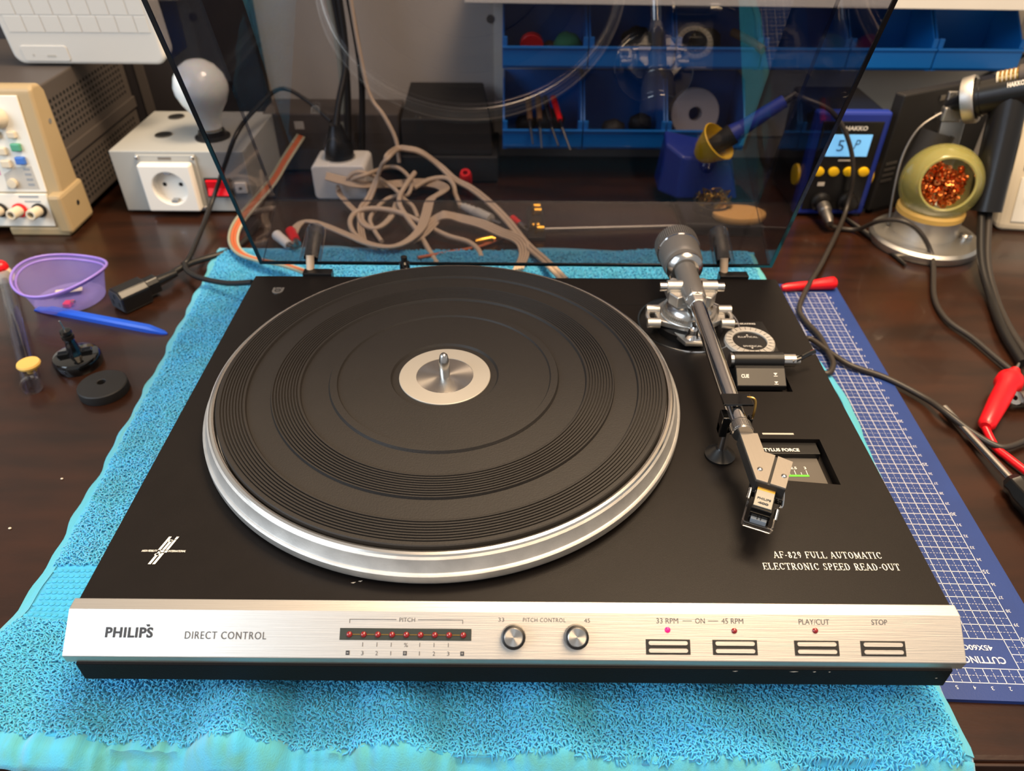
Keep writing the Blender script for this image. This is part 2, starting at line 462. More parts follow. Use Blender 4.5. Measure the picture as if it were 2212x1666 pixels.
# ------------------------------------------------------------------ the setting
WALL_Y = 0.80
desk = struct('desk_top', MB().box(-1.0, 1.0, -0.0455, WALL_Y, -0.032, 0.0), 'desk', None, 0.003)
desk['label'] = 'dark brown glossy desk top under the turntable'
struct('desk_edge_band', MB().box(-1.0, 1.0, -0.0475, -0.0455, -0.030, -0.002), 'desk_edge', None, 0.0008)
struct('wall_back', MB().box(-1.6, 1.6, WALL_Y, WALL_Y+0.08, -0.75, 1.6), 'wall')
struct('floor', MB().box(-2.5, 2.5, -2.0, WALL_Y, -0.80, -0.75), 'floor')

# ------------------------------------------------------------------ turntable
H = 0.0717
PX, PY = -0.0476, 0.1661            # platter axis
tt = thing('turntable', (0.0, 0.155, 0.012), 'black and silver direct control record player with smoked lid open on blue towel', 'turntable')

plinth = part('plinth', MB().box(-0.2258, 0.2258, 0.0, 0.3325, 0.0375, H), 'plinth', tt, None)
c = MB().prism([(0.1575,0.1275),(0.1985,0.1272),(0.1985,0.0862),(0.1575,0.0905)], 0.064, 0.08)
cut(plinth, c)
cut(plinth, MB().lathe([(0,0.066),(0.0395,0.066),(0.0395,0.08),(0,0.08)], 64, Matrix.Translation((0.137,0.262,0))))
cut(plinth, MB().box(0.1555,0.1955,0.1765,0.2105,0.066,0.08))
b = plinth.modifiers.new('edge','BEVEL'); b.width=0.0008; b.segments=2; b.limit_method='ANGLE'
part('base_skirt', MB().box(-0.2235, 0.2235, -0.0250, 0.004, 0.0375, 0.0520).box(-0.2235,0.2235,0.004,0.33,0.0345,0.0375), 'plinth_base', tt, None, 0.0006)
for sx in (-0.19, 0.19):
    for sy in (0.02, 0.30):
        part('foot', MB().lathe([(0,0),(0.018,0),(0.02,0.004),(0.017,0.0268),(0,0.0268)], 24, Matrix.Translation((sx,sy,0.0082))), 'black_matt', tt)

# front panel: brushed aluminium extrusion
FA = Vector((0,-0.0062,H)); FB = Vector((0,-0.0245,0.058))
FT = (FB-FA).normalized()
panel = part('front_panel', MB().extx([(0.0005,H+0.0001),(-0.0062,H+0.0001),(-0.0245,0.058),(-0.0238,0.0515),(0.0005,0.0515)], -0.2283, 0.2283), 'alu_brushed', tt, None, 0.0004)
def face(x, v):                       # a point on the sloping face
    return Vector((x,0,0)) + Vector((0,FA.y,FA.z)) + FT*v
FM = plane_matrix(face(0,0), (1,0,0), -FT)   # local y runs up the slope
FN = Vector((0,0,0)); FN = FM.to_3x3() @ Vector((0,0,1))
def ftext(body, x0, x1, vbase, h, m='print_grey', **k):
    return lettering(body, FM, x1-x0, h, m, panel, x0, -vbase, **k)
ftext('PHILIPS', -0.2078, -0.1836, 0.0138, 0.0052, 'print_dark', weight=0.035, spacing=1.1)
part('lettering', MB().add([(-0.1868,-0.0083,0.00026),(-0.1855,-0.0083,0.00026),(-0.1858,-0.0071,0.00026),(-0.1876,-0.0072,0.00026)],[(0,1,2,3)],FM),'print_dark',panel,None)
ftext('DIRECT CONTROL', -0.1672, -0.1258, 0.0141, 0.0037, spacing=1.15)
ftext('PITCH', -0.0585, -0.0505, 0.0050, 0.0020)
ftext('33', -0.0080, -0.0050, 0.0046, 0.0020)
ftext('45', 0.0358, 0.0388, 0.0047, 0.0020)
ftext('PITCH CONTROL', 0.0046, 0.0264, 0.0046, 0.0020, spacing=1.1)
ftext('33 RPM', 0.0727, 0.0838, 0.0048, 0.0026)
ftext('ON', 0.0925, 0.0974, 0.0047, 0.0026)
ftext('45 RPM', 0.1059, 0.1170, 0.0047, 0.0026)
ftext('PLAY/CUT', 0.1453, 0.1609, 0.0048, 0.0027)
ftext('STOP', 0.1824, 0.1904, 0.0047, 0.0026)
def fquad(mb, x0, x1, v0, v1, lift=0.00024):
    mb.add([(x0,-v1,lift),(x1,-v1,lift),(x1,-v0,lift),(x0,-v0,lift)],[(0,1,2,3)],FM)
printed = []
for s in ((0.0860,0.0908),(0.0990,0.1042)): printed.append((s[0],s[1],0.0033,0.0036))
printed += [(-0.0838,-0.0600,0.0038,0.0041),(-0.0490,-0.0262,0.0038,0.0041)]
printed += [(-0.0840,-0.0837,0.0038,0.0058),(-0.0263,-0.0260,0.0038,0.0058)]
LX = [-0.0836 + i*(0.0579/8) for i in range(9)]
for i in (1,2,3,5,6,7): printed.append((LX[i]-0.0004, LX[i]-0.0001, 0.0151, 0.0171))
for q_ in printed:
    l_=MB(); fquad(l_,*q_); part('printed_line', l_, 'print_grey', panel, None)
for i in (0,4,8):
    l_=MB(); fquad(l_, LX[i]-0.0013, LX[i]+0.0006, 0.0191, 0.0212); part('printed_mark', l_, 'print_dark', panel, None)
for i,t in ((1,'3'),(2,'2'),(3,'1'),(5,'1'),(6,'2'),(7,'3')):
    ftext(t, LX[i]-(0.0008 if t!='1' else 0.0004), LX[i]+(0.0004 if t!='1' else -0.0001), 0.0212, 0.0020)
ftext('%', LX[4]-0.0010, LX[4]+0.0010, 0.0172, 0.0020)
for i,t in ((0,'-'),(4,'0'),(8,'+')):
    ftext(t, LX[i]-0.0008, LX[i]+0.0001, 0.0206 if t!='-' else 0.0203, 0.0011 if t!='-' else 0.0003, 'alu_brushed', lift=0.0004)
# pitch read-out window with nine lamps
wb = MB(); wb.box(-0.0885,-0.0216,-0.0140,-0.0082,-0.0006,0.0003,FM)
part('readout_window', wb, 'led_window', panel, None)
wl = MB()
for i in range(8): wl.box(LX[i]+0.0017, LX[i+1]-0.0017, -0.01145,-0.0110,0.0003,0.0006,FM)
part('readout_lines', wl, 'brass', panel, None)['kind']='stuff'
for i in range(9):
    part('readout_lamp', MB().sphere((LX[i],-0.0113,0.0004),0.00155,16,10,(1,1,0.8),FM), 'led_dark', panel, 60)
for x,v,m in ((0.0782,0.0079,'led_lit'),(0.1121,0.0081,'led_dark'),(0.1533,0.0077,'led_dark')):
    part('indicator_lamp', MB().sphere((x,-v,0.0002),0.0015,16,10,(1,1,0.8),FM), m, panel, 60, label='glowing pink indicator lamp' if m=='led_lit' else None)
# pitch knobs
for x,v in ((-0.0002,0.0118),(0.0316,0.0115)):
    k = part('pitch_knob', MB().lathe([(0,0),(0.0062,0),(0.0063,0.0012),(0.0059,0.0068),(0.0050,0.0072),(0,0.0072)],40,FM@Matrix.Translation((x,-v,0))), 'black_plastic', panel)
    cap=MB().lathe([(0,0),(0.0046,0),(0.0047,0.0004),(0.0043,0.0007),(0,0.0007)],40,Matrix.Identity(4))
    me=cap.mesh('knob_cap',(0,0,0),('hub_disc',),35)
    kc=link('knob_cap',me,k); kc.matrix_local=Matrix.Translation(-wloc(k))@FM@Matrix.Translation((x,-v,0.0071))
# four push buttons, each a dark frame with two silver bars
for x0,x1 in ((0.0669,0.0893),(0.1007,0.1232),(0.1421,0.1645),(0.1756,0.1981)):
    fr = part('push_button', MB().box(x0,x1,-0.0198,-0.0125,-0.0008,0.0004,FM), 'black_matt', panel, None)
    for v in (0.01425,0.01785):
        poly=[]
        for i in range(9): a=-PI/2+PI*i/8; poly.append((x1-0.0023+0.00098*math.cos(a),-v+0.00098*math.sin(a)))
        for i in range(9): a=PI/2+PI*i/8; poly.append((x0+0.0023+0.00098*math.cos(a),-v+0.00098*math.sin(a)))
        part('button_bar', MB().prism(poly,0.0,0.0008,FM), 'alu_brushed', fr, None)
# scuffs along the lower black edge
sc = MB()
for x,w,h in ((0.1115,0.003,0.0008),(0.1405,0.0048,0.0009),(0.1525,0.0018,0.001),(0.1605,0.0012,0.0008),(0.2165,0.0014,0.0007)):
    z0=0.0500 if x<0.2 else 0.045
    sc.add([(x,-0.02505,z0),(x+w*0.5,-0.02505,z0-h*0.6),(x+w,-0.02505,z0+h*0.1),(x+w*0.6,-0.02505,z0+h*0.5)],[(0,1,2,3)])
for x,y,w in ((-0.0868,0.0112,0.0028),(-0.083,0.0122,0.0024)):
    sc.add([(x,y,H+0.0002),(x+w*0.6,y-0.0004,H+0.0002),(x+w,y+0.0006,H+0.0002),(x+w*0.3,y+0.0003,H+0.0002)],[(0,1,2,3)])
part('paint_chips', sc, 'print_beige', tt, None)['kind']='stuff'

# lettering on the top plate
TM = plane_matrix((0,0,H), (1,0,0), (0,1,0))
# serif capitals drawn stroke by stroke
def glyph(ch):
    q=[]; T=0.145; t=0.065
    def L(x0,y0,x1,y1,w): q.append(('l',x0,y0,x1,y1,w))
    def S(x,y,w=0.36): q.append(('l',x-w/2,y,x+w/2,y,0.07))
    def A(cx,cy,rx,ry,a0,a1): q.append(('a',cx,cy,rx,ry,a0,a1))
    b=0.035; u=0.965
    if ch=='A': L(0.12,0,0.44,1,t); L(0.44,1,0.78,0,T); L(0.26,0.33,0.66,0.33,t); S(0.12,b,0.26); S(0.78,b,0.32); W=0.9
    elif ch in 'FE':
        L(0.2,0,0.2,1,T); L(0.2,u,0.72,u,t); L(0.2,0.52,0.58,0.52,t); L(0.72,1,0.72,0.76,t); L(0.58,0.62,0.58,0.42,t); S(0.2,b)
        if ch=='E': L(0.2,b,0.74,b,t); L(0.75,0,0.75,0.26,t)
        W=0.78
    elif ch=='U': L(0.2,1,0.2,0.34,T); L(0.72,1,0.72,0.34,t); A(0.46,0.34,0.26,0.31,180,360); S(0.2,u); S(0.72,u,0.28); W=0.9
    elif ch=='L': L(0.2,0,0.2,1,T); S(0.2,u); L(0.1,b,0.7,b,t); L(0.7,0,0.7,0.28,t); W=0.76
    elif ch=='T': L(0.42,0,0.42,1,T); L(0.06,u,0.78,u,t); L(0.06,1,0.06,0.74,t); L(0.78,1,0.78,0.74,t); S(0.42,b); W=0.84
    elif ch=='O': A(0.46,0.5,0.38,0.47,0,360); W=0.92
    elif ch=='C': A(0.46,0.5,0.38,0.47,40,320); L(0.76,0.98,0.76,0.68,t); W=0.86
    elif ch=='M': L(0.14,0,0.16,1,t); L(0.16,1,0.5,0.08,T); L(0.5,0.08,0.86,1,t); L(0.86,1,0.88,0,T); S(0.14,b,0.26); S(0.88,b); S(0.14,u,0.2); S(0.9,u,0.24); W=1.04
    elif ch=='N': L(0.16,0,0.16,1,t); L(0.16,1,0.74,0,T); L(0.74,0,0.74,1,t); S(0.16,b,0.28); S(0.14,u,0.22); S(0.74,u,0.28); W=0.92
    elif ch=='I': L(0.22,0,0.22,1,T); S(0.22,b); S(0.22,u); W=0.46
    elif ch in 'RP':
        L(0.2,0,0.2,1,T); L(0.2,u,0.46,u,t); L(0.2,0.5,0.46,0.5,t); A(0.46,0.735,0.24,0.235,-90,90); S(0.2,b)
        if ch=='R': L(0.42,0.5,0.74,0.02,T); S(0.78,b,0.22)
        W=0.84 if ch=='R' else 0.76
    elif ch=='D': L(0.2,0,0.2,1,T); L(0.1,u,0.42,u,t); L(0.1,b,0.42,b,t); A(0.42,0.5,0.36,0.465,-90,90); W=0.92
    elif ch=='S': A(0.36,0.735,0.23,0.235,50,265); A(0.36,0.265,0.25,0.235,-130,90); L(0.58,0.98,0.58,0.74,t); L(0.1,0.02,0.1,0.28,t); W=0.7
    elif ch=='8': A(0.34,0.74,0.22,0.22,0,360); A(0.34,0.26,0.26,0.24,0,360); W=0.68
    elif ch=='2': A(0.34,0.72,0.24,0.25,-30,170); L(0.54,0.6,0.1,0.06,0.1); L(0.08,b,0.6,b,t*1.4); W=0.68
    elif ch=='9': A(0.34,0.68,0.24,0.29,0,360); A(0.2,0.62,0.38,0.6,-75,0); W=0.68
    elif ch=='-': L(0.06,0.4,0.36,0.4,0.09); W=0.42
    else: W=0.42
    return q,W
def serif(body, x0, y0, x1, h, parent, material):
    adv=[]; tot=0
    for ch in body:
        q,W=glyph(ch); adv.append((q,tot)); tot+=W+0.09
    k=(x1-x0)/(tot-0.09); mb=MB()
    def P(x,y,ox): return (x0+(x+ox)*k, y0+y*h, 0.00025)
    for q,ox in adv:
        for s in q:
            if s[0]=='l':
                _,ax,ay,bx,by,w=s
                d=Vector(((bx-ax),(by-ay))); d.normalize()
                n=Vector((-d.y,d.x))*w/2
                mb.add([P(ax+n.x,ay+n.y,ox),P(bx+n.x,by+n.y,ox),P(bx-n.x,by-n.y,ox),P(ax-n.x,ay-n.y,ox)],[(0,1,2,3)],TM)
            else:
                _,cx,cy,rx,ry,a0,a1=s
                n=18; vs=[]
                for i in range(n+1):
                    a=math.radians(a0+(a1-a0)*i/n)
                    w=0.055+0.105*abs(math.cos(a))
                    vs+= [P(cx+rx*math.cos(a),cy+ry*math.sin(a),ox),P(cx+(rx-w)*math.cos(a),cy+(ry-w*0.8)*math.sin(a),ox)]
                mb.add(vs,[(2*i,2*i+2,2*i+3,2*i+1) for i in range(n)],TM)
    return part('lettering', mb, material, parent, None)
serif('AF-829 FULL AUTOMATIC', 0.1428, 0.0298, 0.2025, 0.0046, plinth, 'print_white')
serif('ELECTRONIC SPEED READ-OUT', 0.1350, 0.0219, 0.2095, 0.0046, plinth, 'print_white')
# slanted hi-fi mark
hf=MB()
def slq(x0,x1,y0,y1,k=0.31):
    hf.add([(x0+k*y0,y0,0.00025),(x1+k*y0,y0,0.00025),(x1+k*y1,y1,0.00025),(x0+k*y1,y1,0.00025)],[(0,1,2,3)],Matrix.Translation((-0.1936,0.0316,H)))
for q_ in ((-0.0036,-0.0021,0.0006,0.0100),(-0.0013,0.0002,0.0006,0.0074),(-0.0024,0.0000,0.0064,0.0078),(0.0007,0.0021,0.0006,0.0076),(0.0007,0.0021,0.0080,0.0100),
           (-0.0026,-0.0011,-0.0092,-0.0004),(-0.0002,0.0013,-0.0092,-0.0016),(-0.0019,0.0004,-0.0010,0.0003),(-0.0033,-0.0004,-0.0031,-0.0019),(0.0009,0.0024,-0.0012,0.0002)):
    slq(*q_, 0.29)
part('hifi_mark', hf, 'print_white', plinth, None)
lettering('HIGH FIDELITY', TM, 0.0088, 0.0014, 'print_white', plinth, -0.2057, 0.0308, shear=0.3, weight=0.02)
lettering('INTERNATIONAL', TM, 0.0095, 0.0014, 'print_white', plinth, -0.1909, 0.0307, shear=0.3, weight=0.02)
# small shield badge at the back left
sh=[(-0.0046,0.0040),(0.0046,0.0040),(0.0046,-0.0012)]+[(0.0046*math.cos(a),-0.0012-0.0040*math.sin(a)) for a in [PI*i/10 for i in range(1,10)]]+[(-0.0046,-0.0012)]
bd=part('shield_badge', MB().prism(sh,0,0.0006,Matrix.Translation((-0.2003,0.3085,H))),'satin_metal',plinth,None)
bm_=MB()
bm_.lathe([(0.0021,0),(0.0026,0),(0.0026,0.0001),(0.0021,0.0001)],20,Matrix.Translation((-0.2003,0.3078,H+0.00065)),True)
for yy_ in (0.3070,0.3087): bm_.box(-0.2026,-0.1980,yy_-0.0002,yy_+0.0002,H+0.00065,H+0.0008)
for sx,sy in ((-0.2027,0.3112),(-0.1979,0.3112)): bm_.lathe([(0,0),(0.0006,0),(0.0006,0.0001),(0,0.0001)],8,Matrix.Translation((sx,sy,H+0.00065)))
part('badge_relief', bm_, 'black_matt', bd, None)
# seam line behind the tonearm, small black stop screw behind the platter
part('seam', MB().box(0.067,0.105,0.2903,0.2909,H,H+0.00015), 'hole_black', plinth, None)
part('bumper', MB().lathe([(0,0),(0.0045,0),(0.0045,0.017),(0.0028,0.0185),(0.0028,0.0225),(0,0.0235)],20,Matrix.Translation((-0.0945,0.3275,H))), 'black_gloss', tt)

# platter
plat = part('platter', MB().lathe([(0.140,0.003),(0.1572,0.003),(0.1582,0.0046),(0.1585,0.0058),(0.1583,0.0096),(0.1574,0.0104),(0.1566,0.0107),(0.1562,0.0112),(0.1540,0.0182),(0.1528,0.0192)],160,Matrix.Translation((PX,PY,H))), 'platter_alu', tt, 25)
part('platter_lip', MB().lathe([(0.1528,0.0192),(0.1520,0.0201),(0.1506,0.0206),(0.1494,0.0203),(0.1488,0.0192),(0.1486,0.016),(0.05,0.015)],160,Matrix.Translation((PX,PY,H))), 'platter_edge', plat, 25)
prof=[(0.0300,0.0196),(0.0352,0.0196),(0.0364,0.0212),(0.0708,0.0212),(0.0716,0.0224),(0.0762,0.0224),(0.0772,0.0206),(0.0946,0.0206),(0.0955,0.0222)]
def grooves(r0,r1,n):
    w=(r1-r0)/n; out=[]
    for i in range(n):
        r=r0+i*w
        out += [(r+0.12*w,0.0223),(r+0.62*w,0.0223),(r+0.72*w,0.0214),(r+0.95*w,0.0214)]
    return out
prof += grooves(0.0957,0.1125,9) + [(0.1128,0.0223),(0.1136,0.0223),(0.1142,0.0206),(0.1290,0.0206),(0.1298,0.0222)] + grooves(0.1300,0.1450,8) + [(0.1452,0.0223),(0.1474,0.0223),(0.1480,0.0218),(0.1482,0.016)]
part('rubber_mat', MB().lathe(prof,192,Matrix.Translation((PX,PY,H))), 'rubber_mat', plat, 28)
part('label_ring', MB().lathe([(0.0192,0.0196),(0.0193,0.0206),(0.0304,0.0206),(0.0308,0.0203),(0.0308,0.019)],96,Matrix.Translation((PX,PY,H))), 'label_ring', plat, 30)
hub=MB().lathe([(0.0034,0),(0.0192,0)],96)
ho=link('hub_disc', hub.mesh('hub_disc',(0,0,0),('hub_disc',),35), plat, Vector((PX,PY,H+0.0204))-wloc(plat))
part('spindle', MB().lathe([(0.0035,0.019),(0.0036,0.0325),(0.0034,0.0330),(0.0026,0.0372),(0.0015,0.0385),(0,0.0388)],32,Matrix.Translation((PX,PY,H))), 'steel', plat, 40)

# stylus force window
sfz=0.0652
part('force_window_pane', MB().prism([(0.1585,0.1165),(0.1948,0.1160),(0.1948,0.0885),(0.1585,0.0915)],0.0642,sfz), 'window_dull', plinth, None)
SM=plane_matrix((0,0,sfz),(1,0,0),(0,1,0))
part('force_band', MB().box(0.1585,0.1965,0.1162,0.1268,0.0642,0.0690), 'black_plastic', plinth, None, 0.0003)
lettering('STYLUS FORCE', plane_matrix((0,0,0.0690),(1,0,0),(0,1,0)), 0.0245, 0.0030, 'print_white', plinth, 0.1592, 0.1180, weight=0.03)
part('force_bar', MB().box(0.1625,0.1830,0.1312,0.1327,H,H+0.0003), 'print_beige', plinth, None)
part('force_scale_line', MB().box(0.1600,0.1852,0.0992,0.1008,sfz,sfz+0.0002), 'green_paint', plinth, None)
tk=MB()
for i in range(6):
    x=0.1845-0.0037*i; tk.box(x-0.00018,x+0.00018,0.1010,0.1048 if i%2==0 else 0.1030,sfz,sfz+0.0002)
part('force_scale_ticks', tk, 'print_white', plinth, None)['kind']='stuff'
for t,x,w in (('3',0.1845,0.0014),('2.5',0.1772,0.0040),('2',0.1698,0.0014)):
    lettering(t, SM, w, 0.0022, 'print_white', plinth, x, 0.1068, center=True, weight=0.02)

# ------------------------------------------------------------------ tonearm
AX, AZ = 0.1345, 0.1050
arm = part('tonearm', MB().lathe([(0,0.0688),(0.0385,0.0688),(0.0387,0.0702),(0,0.0702)],64,Matrix.Translation((0.137,0.262,0))), 'black_plastic', tt)
arm['label']='straight chrome tonearm with counterweight and angled headshell'
part('base_ring', MB().lathe([(0.0387,0.0700),(0.0387,0.0730),(0.0398,0.0733),(0.0404,0.0722),(0.0404,0.0700)],96,Matrix.Translation((0.137,0.262,0))), 'chrome', arm)
PB=(AX+0.0005,0.259)
part('pivot_pedestal', MB().lathe([(0,0.070),(0.024,0.070),(0.024,0.0765),(0.019,0.0785),(0,0.0785)],40,Matrix.Translation((PB[0],PB[1],0))), 'black_plastic', arm)
pl_=[(-0.0275,0.007),(-0.0245,-0.010),(-0.006,-0.0185),(0.010,-0.0185),(0.0275,-0.006),(0.030,0.006),(0.018,0.0195),(-0.016,0.0195)]
part('pivot_platform', MB().prism(pl_,0.0785,0.0835,Matrix.Translation((PB[0],PB[1],0))), 'satin_metal', arm, None, 0.0008)
# tongue with the cueing bolt
part('pivot_tongue', MB().prism([(-0.018,-0.008),(-0.0065,-0.0305),(0.0075,-0.0305),(0.012,-0.010)],0.0735,0.0775,Matrix.Translation((PB[0],PB[1],0))), 'satin_metal', arm, None, 0.0005)
part('tongue_bolt', MB().lathe([(0,0.0775),(0.0066,0.0775),(0.0058,0.0790),(0.0048,0.0815),(0.0045,0.0845),(0.0038,0.0862),(0.0026,0.0862),(0.0026,0.0888),(0,0.0888)],28,Matrix.Translation((PB[0]+0.0004,PB[1]-0.0228,0))), 'chrome', arm)
kn=[]
for side in (-1,1):
    cx=PB[0]+side*0.028
    kp=part('balance_screw', MB().cyl((cx-0.0045,PB[1]+0.0035,0.0845),(cx+0.0055,PB[1]+0.0035,0.0845),0.0040,None,20), 'satin_metal', arm)
    part('screw_arm', MB().tube([(cx+side*0.002,PB[1]+0.0035,0.0845),(cx+side*0.0045,PB[1]-0.0035,0.0835),(cx+side*0.0025,PB[1]-0.0105,0.0815)],0.0017,8,5), 'satin_metal', arm)
    part('adjusting_screw', MB().cyl((cx-side*0.0045,PB[1]-0.0105,0.0812),(cx+side*0.0052,PB[1]-0.0105,0.0812),0.0039,None,20), 'satin_metal', arm)
# knurled ring and dome
vs=[]
part('knurled_ring', MB().lathe([(0,0.0835),(0.0215,0.0835),(0.0220,0.0842),(0.0215,0.0848),(0.0198,0.0850),(0.0198,0.0885),(0,0.0885)],120,Matrix.Translation((PB[0],PB[1],0))), 'satin_metal', arm, 30)
rib=MB()
for i in range(72):
    a=2*PI*i/72; rib.cbox((0.0200,0,0.0868),(0.0010,0.0009,0.0032),Matrix.Translation((PB[0],PB[1],0))@Matrix.Rotation(a,4,'Z'))
part('knurling', rib, 'satin_metal', arm, None)['kind']='stuff'
part('pivot_dome', MB().lathe([(0.0182,0.0885),(0.0176,0.0905),(0.0140,0.0938),(0.0080,0.0955),(0,0.096)],48,Matrix.Translation((PB[0],PB[1],0))), 'steel', arm)
# yoke round the tube
yk=MB()
for s in (-1,1):
    yk.prism([(s*0.0062,-0.0125),(s*0.0125,-0.0150),(s*0.0178,-0.0070),(s*0.0185,0.0090),(s*0.0120,0.0165),(s*0.0062,0.0130)],0.0945,0.1040,Matrix.Translation((PB[0],PB[1]+0.004,0)))
yk.prism([(-0.0105,-0.0135),(0.0105,-0.0135),(0.0105,-0.0085),(-0.0105,-0.0085)],0.0925,0.0985,Matrix.Translation((PB[0],PB[1]+0.004,0)))
yk.prism([(-0.0125,0.0115),(0.0125,0.0115),(0.0080,0.0170),(-0.0080,0.0170)],0.0925,0.1035,Matrix.Translation((PB[0],PB[1]+0.004,0)))
part('gimbal_yoke', yk, 'satin_metal', arm, None, 0.0010)
for s in (-1,1):
    part('trunnion', MB().cyl((PB[0]+s*0.0075,PB[1]+0.004,AZ),(PB[0]+s*0.0190,PB[1]+0.004,AZ),0.0050,None,24), 'satin_metal', arm)
    t_=part('trunnion_screw', MB().cyl((PB[0]+s*0.0190,PB[1]+0.004,AZ),(PB[0]+s*0.0245,PB[1]+0.004,AZ),0.0036,None,24), 'steel', arm)
YM=lambda y: Matrix.Translation((AX,y,AZ))@Matrix.Rotation(-PI/2,4,'X')   # local z runs away from the viewer
part('rear_tube', MB().lathe([(0,0),(0.0068,0),(0.0082,0.004),(0.0085,0.012),(0.0085,0.060),(0,0.060)],32,YM(0.242)), 'grey_plastic', arm)
part('tube_collar', MB().lathe([(0,0),(0.0062,0),(0.0066,0.001),(0.0072,0.0075),(0.0084,0.0085),(0.0086,0.0155),(0,0.0155)],6,YM(0.2345)), 'satin_metal', arm, 20, 0.0006)
part('arm_tube', MB().lathe([(0,0),(0.0055,0),(0.0055,0.142),(0,0.142)],40,YM(0.098)), 'chrome', arm)
cw=part('counterweight', MB().lathe([(0.0060,0.0005),(0.0118,0),(0.0140,0.0018),(0.0142,0.0090),(0.0150,0.0100),(0.0160,0.0125),(0.0168,0.030),(0,0.030)],48,YM(0.2885)), 'grey_plastic', arm, 30)
part('silver_ring', MB().lathe([(0.0072,-0.0014),(0.0106,-0.0014),(0.0122,-0.0004),(0.0138,0.0012),(0.0144,0.0022),(0.0144,0.0035)],48,YM(0.2885)), 'steel', cw, 30)
part('scale_ring', MB().lathe([(0.0168,0.0292),(0.0174,0.0300),(0.0174,0.0312),(0.0165,0.0320)],64,YM(0.2885)), 'chrome', cw)
kk=MB().lathe([(0.010,0.0315),(0.0172,0.0318),(0.0172,0.0445),(0.0160,0.0458),(0,0.0458)],64,YM(0.2885))
for i in range(64):
    kk.cbox((0.0174,0,0.0382),(0.0010,0.0010,0.0122),YM(0.2885)@Matrix.Rotation(2*PI*i/64,4,'Z'))
part('knurled_rim', kk, 'grey_plastic', cw, 30)
# headshell
part('locking_collar', MB().lathe([(0,0),(0.0060,0),(0.0062,0.0008),(0.0062,0.0078),(0.0057,0.0090),(0,0.0090)],36,YM(0.0945)), 'steel', arm, 18)
kr=MB()
for i in range(36): kr.cbox((0.0062,0,0.0042),(0.0007,0.0006,0.0052),YM(0.0945)@Matrix.Rotation(2*PI*i/36,4,'Z'))
part('collar_knurl', kr, 'steel', arm, None)['kind']='stuff'
hs=[(0.1326,0.0947),(0.1429,0.0944),(0.1429,0.0786),(0.1487,0.0756),(0.1569,0.0704),(0.1470,0.0498),(0.1326,0.0567)]
hd=part('headshell', MB().prism([(0.1322,0.0950),(0.1429,0.0946),(0.1431,0.0786),(0.1487,0.0757),(0.1568,0.0705),(0.1469,0.0496),(0.1322,0.0564)],0.0965,0.1048), 'black_matt', arm, None, 0.0004)
def shrink(poly): return poly
# plate in two pieces with a slot between
part('top_plate', MB().prism([(0.1326,0.0947),(0.1429,0.0944),(0.1429,0.0786),(0.1484,0.0757),(0.1383,0.0541),(0.1326,0.0567)],0.1048,0.1060), 'headshell_metal', hd, None, 0.0002)
part('top_plate', MB().prism([(0.1496,0.0751),(0.1569,0.0704),(0.1470,0.0498),(0.1395,0.0535)],0.1048,0.1060), 'headshell_metal', hd, None, 0.0002)
for x,y in ((0.1366,0.0643),(0.1485,0.0590)):
    part('mounting_screw', MB().sphere((x,y,0.1060),0.0016,16,8,(1,1,0.6)), 'steel', hd, 60)
# cartridge
cd=Vector((-0.405,-0.914,0)).normalized(); cx_=Vector((cd.y,-cd.x,0))*-1      # forward, and to the right
CM=Matrix(((cx_.x,cd.x,0,0.1395),(cx_.y,cd.y,0,0.0556),(0,0,1,0.0),(0,0,0,1)))
def CB(mb,u0,u1,v0,v1,z0,z1): return mb.box(u0,u1,v0,v1,z0,z1,CM)
cart=part('cartridge', CB(CB(MB(),-0.0055,0.0055,-0.004,0.0185,0.0900,0.1008),-0.0095,0.0095,-0.006,0.0030,0.0930,0.0975), 'black_gloss', hd, None, 0.0004)
part('gold_band', CB(MB(),-0.0045,0.0045,-0.0010,0.0045,0.1008,0.1014), 'gold_paint', cart, None) if False else None
g=part('cartridge_plate', CB(MB(),-0.0047,0.0047,0.0045,0.0168,0.1008,0.1014), 'silver_paint', hd, None)
part('cartridge_band', CB(MB(),-0.0047,0.0047,0.0000,0.0045,0.1008,0.1015), 'gold_paint', hd, None)
CMt=plane_matrix(CM@Vector((0,0,0.1014)), cx_, -cd)
lettering('PHILIPS', CMt, 0.0072, 0.0016, 'print_dark', g, 0.0, -0.0108, center=True, weight=0.03)
lettering('400', CMt, 0.0056, 0.0016, 'print_dark', g, 0.0, -0.0142, center=True, weight=0.05)
part('stylus_holder', CB(MB(),-0.0042,0.0042,0.0183,0.0203,0.0910,0.0945), 'grey_blue', hd, None, 0.0003)
part('stylus_holder_mark', CB(CB(MB(),-0.0012,-0.0006,0.0185,0.0201,0.0945,0.0947),0.0006,0.0012,0.0185,0.0201,0.0945,0.0947), 'print_dark', hd, None)
gd=MB()
gd.tube([tuple(CM@Vector(p)) for p in [(-0.0078,0.004,0.0915),(-0.0078,0.0215,0.0915),(-0.0070,0.0228,0.0915),(0.0070,0.0228,0.0915),(0.0078,0.0215,0.0915),(0.0078,0.004,0.0915)]],0.001,8,0,sect=[(-0.0006,-0.002),(0.0006,-0.002),(0.0006,0.002),(-0.0006,0.002)])
part('stylus_guard', gd, 'clear_plastic', hd, None, 0.0003)
part('finger_lift', MB().tube([tuple(CM@Vector(p)) for p in [(0.0088,-0.004,0.0985),(0.0098,0.002,0.0968),(0.0100,0.0065,0.0958),(0.0085,0.0075,0.0965)]],0.0007,8,4), 'chrome', hd)
